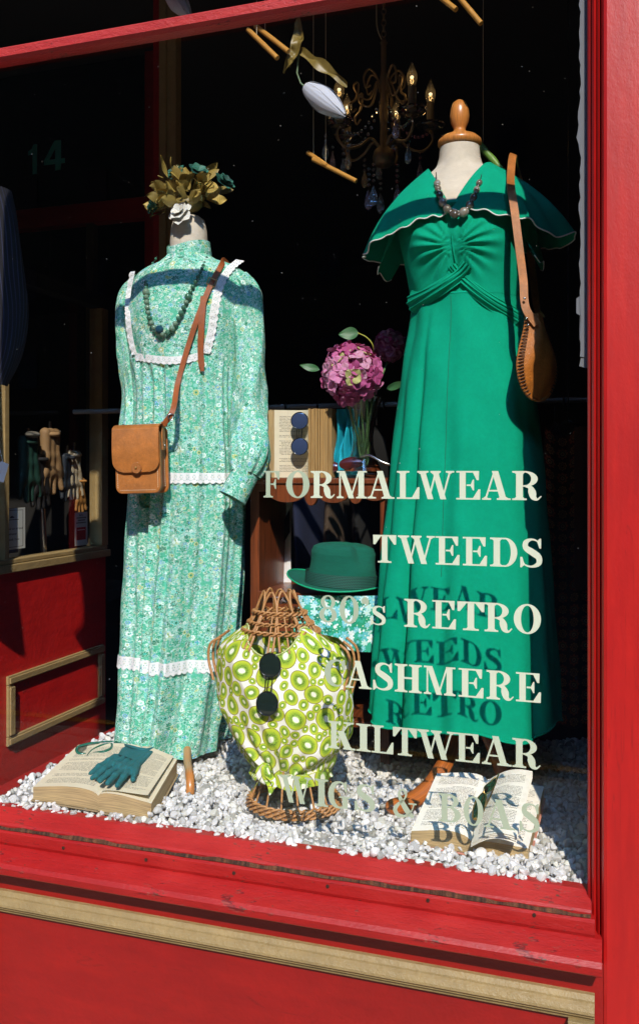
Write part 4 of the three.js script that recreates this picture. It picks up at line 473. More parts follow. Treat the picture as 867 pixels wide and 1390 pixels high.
{ const t = thing('wicker_bust', 'open wicker dress form bust standing on the white pebbles', 'mannequin', [X3(398), FL, z3]), cane = phy({ map: rep(leatherT(196, 142, 86, 121), 12), roughness: 0.5, clearcoat: 0.15 }), cx = X3(380), R = 0.0032, zc = z3 + 0.005, r = rng(5);
  const pt = (a, rad, y, o = 0) => V(cx + o + rad * Math.sin(a), y, zc + rad * 0.9 * Math.cos(a));
  for (let i = 0; i < 9; i++) { const a = i / 9 * 2 * PI + 0.15, b = a + 0.85, j = 0.004 * (r() - 0.5), top = 1.212 + 0.006 * r(); part(t, 'cane_hoop', tube([pt(a, 0.112, 1.088, 0.004), pt(a + 0.03, 0.090, 1.120, 0.003), pt(a + 0.07, 0.060, 1.162 + j), pt(a + 0.14, 0.044, 1.196, -0.002), pt((a + b) / 2, 0.036, top, -0.003), pt(b - 0.14, 0.044, 1.196, -0.002), pt(b - 0.07, 0.060, 1.162 - j), pt(b - 0.03, 0.090, 1.120, 0.003), pt(b, 0.112, 1.088, 0.004)], R * 0.9, 60, 7), cane); }
  for (let i = 0; i < 14; i++) { const a = i / 14 * 2 * PI + 0.05; part(t, 'cane', tube([pt(a, 0.112, 1.085, 0.004), pt(a, 0.086, 1.125, 0.002), pt(a, 0.0555, 1.170)], R * 0.75, 16, 6), cane); }
  const rope = (y, rad, o, n, pr) => [0, 1].map((k) => tube(Array.from({ length: 120 }, (_, i) => { const a = i / 120 * 2 * PI, w = a * n + k * PI; return pt(a, rad + 0.0036 * Math.cos(w), y + 0.0036 * Math.sin(w) + 0.003 * Math.cos(a), o); }), pr, 360, 6, true));
  part(t, 'twisted_ring', rope(1.164, 0.062, 0, 13, 0.0027), cane); part(t, 'twisted_ring', rope(1.122, 0.091, 0.003, 17, 0.0027), cane); part(t, 'twisted_ring', rope(1.140, 0.076, 0.002, 16, 0.0022), cane);
  for (const s of [-1, 1]) for (let k = 0; k < 3; k++) part(t, 'arm_cane', tube([V(X3(s < 0 ? 306 : 466), 1.10 + k * 0.004, z3 + 0.03 - k * 0.025), V(X3(s < 0 ? 294 - k : 477 + k), 1.085, z3 + 0.035 - k * 0.03), V(X3(s < 0 ? 291 - k : 480 + k), 1.05 - 0.004 * k, z3 + 0.035 - k * 0.03), V(X3(s < 0 ? 300 : 474), 1.0 - 0.01 * k, z3 + 0.045 - k * 0.03)], R, 24, 7), cane);
  const bx = X3(400); const bp = (a, rad, y) => V(bx + rad * Math.sin(a), y, z3 + 0.01 + rad * 0.92 * Math.cos(a));
  for (let i = 0; i < 16; i++) { const a = i / 16 * 2 * PI; part(t, 'cane', tube([bp(a, 0.07, 0.84), bp(a, 0.080, 0.79), bp(a + 0.03, 0.098, 0.735)], R * 0.8, 16, 6), cane); }
  const rb = (y, rad, ph) => tube(Array.from({ length: 160 }, (_, i) => { const a = i / 160 * 2 * PI, w = a * 16 + ph; return V(bx + (rad + 0.0045 * Math.cos(w)) * Math.sin(a), y + 0.003 * Math.sin(w), z3 + 0.01 + (rad + 0.0045 * Math.cos(w)) * 0.92 * Math.cos(a)); }), 0.0028, 480, 6, true);
  part(t, 'woven_base', [0, 1, 2].flatMap((k) => [rb(0.719 + k * 0.0068, 0.108 - k * 0.0016, k), rb(0.719 + k * 0.0068, 0.108 - k * 0.0016, k + PI)]), cane);
  part(t, 'bead_cluster', Array.from({ length: 9 }, (_, i) => sph(V(X3(384) + 0.022 * (r() - 0.5), 1.188 + 0.012 * r(), z3 + 0.01 + 0.02 * r()), 0.0045)), std({ map: rep(canvas(64, 64, (c) => { for (let i = 0; i < 60; i++) { c.fillStyle = ['#a33', '#eee', '#466', '#222'][i % 4]; c.fillRect(i * 37 % 64, i * 23 % 64, 9, 5); } }), 2) })); }
{ const d = thing('kiwi_top', 'white sleeveless top printed with green kiwi slices and knotted at the waist', 'blouse', [c3, 0.78, z3]);
  const lim = (th) => { const a = Math.abs(th); return a < 0.95 ? lerp(1.078, 1.138, smoothstep(a, 0.0, 0.9)) : a < 1.38 ? lerp(1.138, 1.10, smoothstep(a, 0.95, 1.38)) : a < 1.9 ? lerp(1.10, 1.035, Math.sin(PI * (a - 1.38) / 0.52)) : 1.10; };
  part(d, 'body', grid(260, 110, (u, v) => { const th = lerp(-PI, PI, u), y = lerp(lim(th), 0.780 + 0.003 * Math.sin(9 * th), v); return B3.at(th, y, 0.004); }, (u, v, p) => { const th = lerp(-PI, PI, u); return [th * 0.158, p.y]; }), M.kiwi);
  part(d, 'neck_binding', tube(Array.from({ length: 60 }, (_, i) => { const th = lerp(-1.0, 1.0, i / 59); return B3.at(th, lim(th), 0.005); }), 0.0022, 120, 6), M.kiwi);
  const kx = P(358, 1050, z3 + 0.098), kc = P(395, 1040, z3 + 0.09);
  part(d, 'knot', grid(40, 24, (u, v) => { const a = u * 2 * PI, b = v * PI, r = 0.020 * (1 + 0.16 * Math.sin(3 * a + 4 * b)); return V(kx.x + r * 0.9 * Math.sin(b) * Math.cos(a), kx.y + r * 1.1 * Math.cos(b), kx.z + r * 0.7 * Math.sin(b) * Math.sin(a)); }, (u, v) => [u * 0.1, v * 0.06]), M.kiwi);
  const tail = (a, b, w, ph) => grid(16, 24, (u, v) => { const p = a.clone().lerp(b, v), s = u - 0.5; return p.add(V(s * w * (0.4 + 0.6 * v) * 0.55, s * w * (0.4 + 0.6 * v) * 0.75, 0.007 * Math.sin(u * 9 + ph) + 0.006 * Math.sin(v * 5 + ph))); }, (u, v) => [u * 0.06, v * 0.07]);
  part(d, 'tie_end', tail(kx, P(341, 1074, z3 + 0.125), 0.042, 0), M.kiwi); part(d, 'tie_end', tail(kx, P(372, 1072, z3 + 0.125), 0.03, 2), M.kiwi);
  part(d, 'waist_tie', strap([B3.at(1.35, 0.80, 0.008), B3.at(0.8, 0.795, 0.010), B3.at(0.2, 0.793, 0.010), B3.at(-0.3, 0.796, 0.010), kx], (p) => B3.normal(p), (u) => 0.032 + 0.004 * Math.sin(u * 15), 0.006, 60), M.kiwi); }
function specs(t, L, R, up, rad, lens, frame, sy = 1) {                              // two round lenses, bridge and folded arms; up is the way the faces look
  const q = new THREE.Quaternion().setFromUnitVectors(V(0, 0, 1), up.clone().normalize());
  const lg = new THREE.SphereGeometry(rad, 28, 10, 0, 2 * PI, 0, 0.5).rotateX(PI / 2); lg.scale(1 / Math.sin(0.5), sy / Math.sin(0.5), 1); lg.translate(0, 0, -rad * 0.9);
  for (const p of [L, R]) { put(t, 'lens', lg, lens, p, q); const f = new THREE.TorusGeometry(rad, rad * 0.055, 8, 40); f.scale(1, sy, 1); put(t, 'lens_rim', f, frame, p, q); }
  const d = R.clone().sub(L).normalize(), s = up.clone().normalize().cross(d).normalize(); for (const k of [-0.32, 0.32]) part(t, 'bridge', tube([L.clone().addScaledVector(d, rad * 0.95).addScaledVector(s, k * rad), R.clone().addScaledVector(d, -rad * 0.95).addScaledVector(s, k * rad)], rad * 0.045, 8, 6), frame);
  for (const [p, e] of [[L, -1], [R, 1]]) part(t, 'arm', tube([p.clone().addScaledVector(d, e * rad * 1.0), p.clone().addScaledVector(d, e * rad * 0.7).addScaledVector(up, -rad * 0.35), p.clone().addScaledVector(d, -e * rad * 2.6).addScaledVector(up, -rad * 0.38).addScaledVector(s, 0.25 * rad * e)], rad * 0.05, 16, 6), frame);
}
{ const a = B3.on(366, 903, 0.022), b = B3.on(362, 955, 0.022), t = thing('sunglasses', 'round black sunglasses hooked on the kiwi print top', 'sunglasses', a);
  specs(t, a, b, V(0.08, 0.12, 1), 0.0245, phy({ color: lin(0.012, 0.022, 0.018), roughness: 0.04, clearcoat: 1 }), M.blackGloss, 1.06); }
// ---------------------------------------------------------------- open books
const pageT = (seed, paper = '#d8ceb2') => canvas(512, 768, (c, W, H) => { const r = rng(seed); c.fillStyle = paper; c.fillRect(0, 0, W, H); for (let i = 0; i < 400; i++) { c.fillStyle = 'rgba(120,90,40,' + 0.03 * r() + ')'; c.beginPath(); c.arc(r() * W, r() * H, 30 * r(), 0, 7); c.fill(); }
  c.fillStyle = '#6a655a'; for (let y = 70; y < H - 70; y += 17) { if (r() < 0.06) { y += 12; continue; } let x = 64 + (r() < 0.2 ? 24 : 0); const e = W - 64 - (r() < 0.2 ? 200 * r() : 0); while (x < e) { const l = 8 + 40 * r(); for (let k = 0; k < l && x + k < e; k += 6) c.fillRect(x + k, y - (r() < 0.2 ? 3 : 0), 4.4, 5 + 3 * r()); x += l + 8; } } });
const edgeT = fieldTex(512, (i, x, y) => { const v = 0.66 + 0.4 * NS[i] + 0.1 * (N1[i] - 0.5); return [206 * v, 178 * v, 128 * v]; }, true);
M.page = std({ map: pageT(1), roughness: 0.9 }); M.page2 = std({ map: pageT(2), roughness: 0.9 }); M.pageWhite = std({ map: pageT(5, '#f0ede2'), roughness: 0.9 }); M.pageEdge = std({ map: rep(edgeT, 8, 3), roughness: 0.9 });
function block(p, name, c, th, mat, bul = 0, curl = 0) {                            // a page block: corners c = [front spine, front edge, back edge, back spine]
  const top = (u, v) => { const a = c[0].clone().lerp(c[1], u), b = c[3].clone().lerp(c[2], u); return a.lerp(b, v).add(V(0, bul * Math.sin(PI * Math.pow(u, 0.6)) * (1 - 0.25 * v) + curl * u * u * (1 - v), 0)); };
  part(p, name, grid(24, 12, top, (u, v) => [u, v]), mat);
  const lo = (u, v) => { const a = c[0].clone().lerp(c[1], u), b = c[3].clone().lerp(c[2], u); return a.lerp(b, v).add(V(0, -th, 0)); };
  const sd = (f) => grid(30, 6, (s, k) => { const [u, v] = f(s); return top(u, v).lerp(lo(u, v), k).add(V(0, 0.0006 * Math.sin(k * 40), 0)); }, (s, k) => [k * 0.05, s * 0.2]);
  part(p, 'page_edges', [sd((s) => [s, 0]), sd((s) => [1, s]), sd((s) => [1 - s, 1])], M.pageEdge);
  part(p, 'cover', grid(2, 2, (u, v) => lo(lerp(0, 1.035, u), lerp(-0.02, 1.02, v)).add(V(0, -0.002, 0))), p.cover);
  return top;
}
{ const yF = FL + 0.044, t = thing('open_book', 'old open book with tan page edges lying by the floral dress hem', 'book', PY(130, 1085, FL + 0.004)); t.cover = std({ color: lin(0.32, 0.24, 0.13), roughness: 0.7 });
  const s0 = PY(133, 1080, yF - 0.004), s1 = PY(193, 1015, yF + 0.026);
  block(t, 'left_page', [s0, PY(45, 1066, yF), PY(106, 1011, yF + 0.032), s1], 0.034, M.page, 0.012, -0.004); const top = block(t, 'right_page', [s0, PY(205, 1092, yF - 0.006), PY(240, 1031, yF + 0.022), s1], 0.036, M.page2, 0.010, 0.002);
  part(t, 'loose_page', grid(16, 8, (u, v) => top(0.04 + u * 0.9, 0.02 + v * 0.96).add(V(0, 0.004 + 0.012 * u * u * (1 - v * 0.6), 0.004 * u))), M.page2);
  // gloves and cat-eye glasses lying on the pages
  const g = thing('gloves', 'pair of teal green gloves laid across the open book pages', 'gloves', PY(170, 1040, yF + 0.03)), gm = std({ color: lin(0.003, 0.135, 0.15), roughness: 0.8, bumpMap: rep(weaveT, 60), bumpScale: 0.0004 });
  const glove = (wr, fl, yy, h) => { const q = (a, hh = 0) => PY(a[0], a[1], yy + hh), B = [], cap = (a, b, r0, r1) => { B.push([a.x, a.y, a.z, r0, b.x, b.y, b.z, r1]); }; const w0 = q(wr[0]), w1 = q(wr[1]), k = fl.map((f) => q(f[0])), e = fl.map((f) => q(f[1], -0.004));
    for (let i = 0; i <= 3; i++) { const a = w0.clone().lerp(w1, i / 3); cap(a, k[Math.min(i, k.length - 1)], h * 0.9, h); } for (let i = 0; i < k.length; i++) { const m = k[i].clone().lerp(e[i], 0.55).add(V(0, 0.0035, 0)); cap(k[i], m, h, h * 0.88); cap(m, e[i], h * 0.88, h * 0.7); } cap(k[0], k[3], h, h); return blob(B, 0.0021, 0.006); };
  part(g, 'glove', glove([[187, 1019], [204, 1023]], [[[153, 1038], [130, 1054]], [[160, 1042], [136, 1060]], [[168, 1045], [146, 1063]], [[177, 1046], [159, 1066]], [[186, 1040], [180, 1058]]], yF + 0.030, 0.0085), gm);
  part(g, 'glove', glove([[172, 1013], [190, 1019]], [[[147, 1034], [123, 1050]], [[152, 1037], [125, 1056]], [[158, 1039], [134, 1058]], [[166, 1042], [146, 1060]], [[160, 1028], [140, 1041]]], yF + 0.022, 0.008), gm);
  part(g, 'cuff', [tube([PY(167, 1011, yF + 0.03), PY(180, 1014, yF + 0.042), PY(195, 1018, yF + 0.038), PY(207, 1016, yF + 0.034)], 0.004, 24, 8), grid(10, 6, (u, v) => PY(lerp(lerp(168, 208, u), lerp(160, 190, u), v), lerp(lerp(1011, 1017, u), lerp(1024, 1034, u), v), yF + 0.033 + 0.006 * Math.sin(PI * u)))], gm);
  const s = thing('cat_eye_glasses', 'dark green cat eye glasses lying on the open book beside the teal gloves', 'glasses', PY(130, 1015, yF + 0.03)), sm = phy({ color: lin(0.005, 0.12, 0.075), roughness: 0.15, clearcoat: 0.8 }), h = yF + 0.034;
  const lens = (l) => { const pts = l.map(([x, y, e = 0]) => PY(x, y, h + e)); part(s, 'frame', tube(pts, 0.0038, 60, 8, true), sm); const c = pts.reduce((a, b) => a.add(b), V(0, 0, 0)).multiplyScalar(1 / pts.length); const vs = []; const cp = curve(pts, true).getPoints(40); for (let i = 0; i < 40; i++) vs.push(...c.toArray(), ...cp[i].toArray(), ...cp[i + 1].toArray()); const gg = new THREE.BufferGeometry(); gg.setAttribute('position', new THREE.Float32BufferAttribute(vs, 3)); gg.computeVertexNormals(); part(s, 'lens', gg, phy({ color: lin(0.04, 0.06, 0.045), roughness: 0.05, transparent: true, opacity: 0.55 })); };
  lens([[104, 1016], [114, 1011], [128, 1009], [137, 1013, -0.004], [132, 1021, -0.01], [118, 1024, -0.010], [106, 1022, -0.006]]); lens([[118, 1029, -0.012], [127, 1023, -0.008], [142, 1020, -0.002], [150, 1016], [150, 1010], [138, 1012], [125, 1019, -0.006]]);
  part(s, 'arm', tube([PY(104, 1014, h), PY(130, 1008, h + 0.006), PY(158, 1007, h + 0.004), PY(163, 1011, h)], 0.0022, 24, 6), sm); part(s, 'arm', tube([PY(149, 1012, h), PY(158, 1008, h + 0.002), PY(166, 1009, h)], 0.002, 16, 6), sm); }
{ const yF = FL + 0.030, t = thing('open_book', 'pale open book with pink cover propped below the green dress', 'book', PY(630, 1140, FL + 0.004)); t.cover = std({ color: lin(0.55, 0.24, 0.17), roughness: 0.6 });
  const s0 = PY(638, 1142, yF - 0.004), s1 = PY(660, 1058, yF + 0.05);
  block(t, 'left_page', [s0, PY(557, 1128, yF), PY(592, 1050, yF + 0.055), s1], 0.026, M.pageWhite, 0.014);
  block(t, 'right_page', [s0, PY(716, 1152, yF - 0.004), PY(737, 1068, yF + 0.034), s1], 0.026, M.pageWhite, 0.004);
  const cl = [[[638, 1146], [700, 1136], [722, 1047], [660, 1060]]][0].map(([x, y], i) => PY(x, y, yF + [0.004, 0.036, 0.085, 0.052][i]));
  part(t, 'raised_pages', [0, 0.004, 0.008, 0.0125].map((o, k) => grid(16, 10, (u, v) => cl[0].clone().lerp(cl[1], u).lerp(cl[3].clone().lerp(cl[2], u), v).add(V(0, 0.014 * Math.sin(PI * u) - o * (0.4 + u * 0.6), 0.001 * k)), (u, v) => [u, v])), M.pageWhite);
  const lm = phy({ color: lin(0.005, 0.03, 0.015), roughness: 0.04, clearcoat: 1 }), a = PY(655, 1094, yF + 0.075), s = thing('gold_rimmed_sunglasses', 'gold rimmed green sunglasses standing in the gutter of the pale open book', 'sunglasses', a);
  const ob = (l, z) => { const c = curve(l, true).getPoints(48), m = l.reduce((q, b) => q.add(b), V(0, 0, 0)).multiplyScalar(1 / l.length), vs = []; for (let i = 0; i < 48; i++) vs.push(...m.toArray(), ...c[i].toArray(), ...c[i + 1].toArray()); const gg = new THREE.BufferGeometry(); gg.setAttribute('position', new THREE.Float32BufferAttribute(vs, 3)); gg.computeVertexNormals(); return gg; };
  const Q = (x, y, e) => PY(x, y, yF + e);
  const l1 = [Q(646, 1086, .075), Q(655, 1076, .085), Q(659, 1082, .085), Q(657, 1096, .07), Q(650, 1110, .055), Q(642, 1112, .048), Q(641, 1100, .06)]; part(s, 'lens', ob(l1.map((p) => p.clone())), lm); part(s, 'lens_rim', tube(l1, 0.0017, 60, 6, true), M.gold);
  const l2 = [Q(656, 1070, .095), Q(664, 1062, .10), Q(672, 1055, .108), Q(672, 1062, .10), Q(664, 1074, .09), Q(657, 1078, .085)]; part(s, 'lens', ob(l2.map((p) => p.clone())), lm); part(s, 'lens_rim', tube(l2, 0.0015, 50, 6, true), M.gold);
  part(s, 'arm', tube([Q(640, 1112, .05), Q(650, 1106, .055), Q(664, 1082, .08), Q(676, 1050, .11)], 0.0016, 30, 6), M.gold); part(s, 'bridge', tube([Q(654, 1076, .088), Q(657, 1071, .094)], 0.0014, 6, 6), M.gold); }
// ---------------------------------------------------------------- small wooden shelf between the dress forms
const ZS = -0.60, SX0 = P(338, 660, -0.55).x, SX1 = P(528, 660, -0.55).x, ST = 1.5 - 11 * K(440, -0.55), YS2 = 1.5 + (638 - 806) * K(440, -0.55);
{ const t = thing('shelf_unit', 'small dark wooden shelf with a scalloped apron behind the wicker bust', 'shelf', [(SX0 + SX1) / 2, FL, -0.68]);
  part(t, 'top_board', box(SX0 - 0.012, SX1, ST - 0.016, ST, -0.82, -0.54, 0.004), M.darkWood);
  const sh = new THREE.Shape(), w = SX1 - SX0 - 0.03; sh.moveTo(0, 0); sh.lineTo(w, 0); sh.lineTo(w, -0.012); for (const [a, b, d] of [[1, 0.80, 0.052], [0.80, 0.70, 0.062], [0.70, 0.46, 0.060], [0.46, 0.36, 0.070], [0.36, 0.08, 0.060], [0.08, 0, 0.02]]) { sh.bezierCurveTo(w * a, -d, w * b, -d, w * b, -0.020); } sh.lineTo(0, 0);
  const ap = extrude(sh, 0.012, 0.0015); ap.translate(SX0 + 0.03, ST - 0.0165, -0.56); part(t, 'scalloped_apron', boxUV(ap), M.darkWood);
  part(t, 'side_panel', box(SX0, SX0 + 0.028, FL, ST - 0.017, -0.80, -0.555, 0.003), M.darkWood); part(t, 'side_panel', box(SX1 - 0.028, SX1 - 0.002, FL, ST - 0.017, -0.80, -0.555, 0.003), M.darkWood);
  part(t, 'shelf_board', box(SX0 + 0.029, SX1 - 0.029, YS2 - 0.018, YS2, -0.80, -0.545, 0.003), M.darkWood); part(t, 'drawer_front', box(SX0 + 0.029, SX1 - 0.029, YS2 - 0.14, YS2 - 0.02, -0.58, -0.565, 0.003), M.darkWood); part(t, 'lower_board', box(SX0 + 0.029, SX1 - 0.029, 0.80, 0.818, -0.80, -0.56, 0.003), M.darkWood);
  part(t, 'back_panel', box(SX0 + 0.029, SX1 - 0.029, 0.82, YS2 - 0.02, -0.80, -0.79, 0), M.black); }
{ const z = -0.60, kk = K(400, z), t = thing('standing_book', 'old thick book standing open upright beside the flower vase', 'book', P(405, 647, z)), b = (x) => P(x, 638, z).x, y0 = ST + 0.001, y1b = 1.5 + (638 - 556) * kk;
  const leaf = (x0, x1, z0, z1, n, jit) => { const r = rng(Math.round(x0 * 1e4)); return Array.from({ length: n }, (_, i) => { const q = i / (n - 1), X = lerp(x0, x1, q), Z = lerp(z0, z1, q) + (r() - 0.5) * jit; return box(X - 0.0017, X + 0.0015, y0, y1b - 0.003 * r(), z - 0.10, Z, 0); }); };
  part(t, 'page_block', leaf(b(359), b(376), z + 0.030, z + 0.022, 12, 0.006), M.pageEdge); part(t, 'page_block', leaf(b(424), b(452), z + 0.035, z + 0.02, 20, 0.010), std({ map: M.pageEdge.map, color: lin(0.8, 0.68, 0.5), roughness: 0.9 }));
  part(t, 'open_page', grid(14, 4, (u, v) => V(lerp(b(377), b(424), u), lerp(y0, y1b - 0.002, v), z + 0.018 - 0.025 * Math.sin(PI * Math.pow(u, 1.4)) + 0.012 * (1 - u)), (u, v) => [u, v]), M.page); part(t, 'cover', box(b(357), b(453), y0, y1b + 0.003, z - 0.112, z - 0.101, 0.001), std({ color: lin(0.2, 0.05, 0.03) }));
  const s = thing('blue_sunglasses', 'sunglasses with blue gradient round lenses hanging on the upright book', 'sunglasses', P(406, 575, z + 0.04)); specs(s, P(406, 571, z + 0.036), P(406, 606, z + 0.036), V(0.2, 0.1, 1), 0.0235, phy({ color: lin(0.05, 0.075, 0.16), roughness: 0.04, clearcoat: 1, metalness: 0.3 }), M.blackGloss); }
{ const z = -0.60, cx = P(491, 640, z).x, t = thing('glass_vase', 'flared clear glass vase of flower stems on the shelf', 'vase', [cx, ST, z]), pr = [[0.040, 0.002], [0.055, 0.006], [0.054, 0.016], [0.042, 0.045], [0.031, 0.085], [0.030, 0.115], [0.036, 0.155], [0.047, 0.195], [0.056, 0.222]];
  part(t, 'glass', lathe([[0.0, 0.002], ...pr, [0.0535, 0.222], [0.044, 0.195], [0.033, 0.155], [0.0265, 0.115], [0.0275, 0.085], [0.038, 0.045], [0.048, 0.018], [0.0, 0.016]], V(cx, ST, z), 48), phy({ color: 0xffffff, transmission: 1, roughness: 0.01, thickness: 0.01, ior: 1.5, attenuationColor: lin(0.85, 0.92, 0.9), attenuationDistance: 0.2 }));
  part(t, 'water', lathe([[0, 0.018], [0.046, 0.02], [0.036, 0.045], [0.026, 0.085], [0.0255, 0.10], [0, 0.10]], V(cx, ST, z), 40), phy({ color: 0xffffff, transmission: 1, roughness: 0, thickness: 0.05, ior: 1.33 }));
  const f = thing('pink_hydrangea', 'large bright pink hydrangea head leaning out of the glass vase', 'flower', [cx, ST + 0.02, z]), hc = P(477, 508, z + 0.045), R = K(477, z + 0.045) * 44, gm = std({ color: lin(0.08, 0.17, 0.05), roughness: 0.6 }), r = rng(31);
  for (let i = 0; i < 4; i++) part(f, 'stem', tube([V(cx + 0.02 * (r() - 0.5), ST + 0.024, z + 0.02 * (r() - 0.5)), V(cx + 0.012 * (i - 1.5) * 0.6, ST + 0.1, z), V(cx + 0.016 * (i - 2), ST + 0.19, z + 0.01), hc.clone().add(V(0.012 * i, -R * 0.4, -0.01))], 0.0035, 24, 7), gm);
  const pm = [[0.58, 0.13, 0.33], [0.66, 0.24, 0.45], [0.48, 0.08, 0.26], [0.62, 0.30, 0.44], [0.40, 0.05, 0.19]].map((c) => phy({ color: lin(...c), roughness: 0.75, transmission: 0.2, thickness: 0 })), gp = std({ color: lin(0.42, 0.42, 0.16), roughness: 0.8 });
  const pet = grid(5, 5, (u, v) => { const w = 0.0205 * Math.pow(Math.sin(PI * clamp(v * 0.88 + 0.1, 0, 1)), 0.5), x = (u - 0.5) * w; return V(x, 0.0005 + v * 0.0185, 0.004 * v * v + 0.10 * x * x / 0.0155 - 0.0012 * Math.sin(u * 7)); });
  const fl = mergeGeometries([0, 1, 2, 3].map((k) => { const g = pet.clone(); g.rotateX(1.15); g.rotateY(k * PI / 2 + 0.1); return g; })), fl2 = mergeGeometries([0, 1, 2, 3].map((k) => { const g = pet.clone(); g.rotateX(0.7 + 0.2 * k); g.rotateY(k * PI / 2); return g; }));
  const core = part(f, 'flower_core', sph(hc, R * 0.72, [1, 1, 1], 16), std({ color: lin(0.2, 0.03, 0.1), roughness: 0.9 }));
  for (let i = 0; i < 112; i++) { const y = 1 - 2 * (i + 0.5) / 112, a = i * 2.39996, s = Math.sqrt(1 - y * y), d = V(s * Math.cos(a) + 0.2 * (r() - 0.5), y + 0.2 * (r() - 0.5), s * Math.sin(a)).normalize(), sc = 1.0 + 0.4 * r(); put(f, 'floret', r() < 0.5 ? fl : fl2, r() < 0.03 ? gp : pm[Math.floor(r() * 5)], hc.clone().add(V(d.x * R * 0.95, d.y * R * 0.93, d.z * R * 0.85).multiplyScalar(0.76 + 0.20 * r())), aim(d.add(V((r() - 0.5) * 0.5, (r() - 0.5) * 0.5, (r() - 0.5) * 0.5)), r() * 6), [sc, sc, sc]); }
  const lm = phy({ color: lin(0.045, 0.16, 0.055), roughness: 0.5, transmission: 0.15, thickness: 0 });
  const addLeaf = (x, y, d, L, W, zz = z + 0.02) => put(f, 'leaf', leafGeo(L, W, 0.15, 0.25, 0.02, 0.75), lm, P(x, y, zz), aim(d, 0.3)); addLeaf(486, 452, V(-1, -0.1, 0.1), 0.055, 0.036); addLeaf(433, 502, V(-1, 0.22, 0.0), 0.058, 0.022); addLeaf(524, 528, V(1, 0.35, 0), 0.06, 0.02);
  part(f, 'stem', tube([P(506, 480, z), P(505, 468, z + 0.02), P(497, 458, z + 0.02), P(485, 452, z + 0.02)], 0.0016, 16, 6), std({ color: lin(0.35, 0.38, 0.05), roughness: 0.6 }));
  const f2 = thing('shaded_hydrangea', 'darker pink hydrangea behind the large bright one in the vase', 'flower', [cx + 0.01, ST + 0.02, z]), h2 = P(528, 470, z - 0.10); part(f2, 'stem', tube([V(cx + 0.01, ST + 0.03, z), V(cx + 0.02, ST + 0.2, z - 0.02), h2.clone().add(V(0, -0.03, 0))], 0.0035, 20, 7), gm); part(f2, 'flower_core', sph(h2, 0.03), core.material);
  for (let i = 0; i < 46; i++) { const y = 1 - 2 * (i + 0.5) / 46, a = i * 2.4, s = Math.sqrt(1 - y * y), d = V(s * Math.cos(a), y, s * Math.sin(a)); put(f2, 'floret', i % 2 ? fl : fl2, pm[(i * 3) % 5], h2.clone().addScaledVector(d, 0.036), aim(d, r() * 6), [1.1, 1.1, 1.1]); } }
{ const z = -0.565, t = thing('brown_sunglasses', 'brown lens sunglasses with chrome arm lying before the glass vase', 'sunglasses', P(470, 632, z)), lm = phy({ color: lin(0.07, 0.014, 0.012), roughness: 0.06, clearcoat: 1 });
  const l = new THREE.SphereGeometry(1, 28, 16); l.scale(0.034, 0.019, 0.006); put(t, 'lens', l, lm, P(476, 629, z), new THREE.Euler(-0.3, 0.1, 0.12)); put(t, 'lens', l, lm, P(447, 634, z - 0.03), new THREE.Euler(-0.3, 0.1, 0.1), [0.8, 0.9, 1]); part(t, 'arm', tube([P(490, 620, z), P(500, 618, z + 0.01), P(520, 628, z + 0.015), P(545, 635, z)], 0.0035, 24, 8), M.metal); }
{ const z = -0.615, t = solo('turquoise_scarf', grid(50, 40, (u, v) => { const p = P(lerp(455, 492, u), lerp(556, 647, v), z); return p.add(V(0.006 * Math.sin(v * 5 + u * 3), u < 0.1 ? -0.01 : 0, 0.022 * Math.abs(Math.sin(u * 8 + 2.4 * v)) + 0.006 * Math.sin(u * 21 - v * 4))); }, (u, v) => [u * 0.1, v * 0.2]), std({ color: lin(0.0, 0.34, 0.44), roughness: 0.8 }), 'bright turquoise gathered scarf behind the glass vase', 'scarf'); void t; }
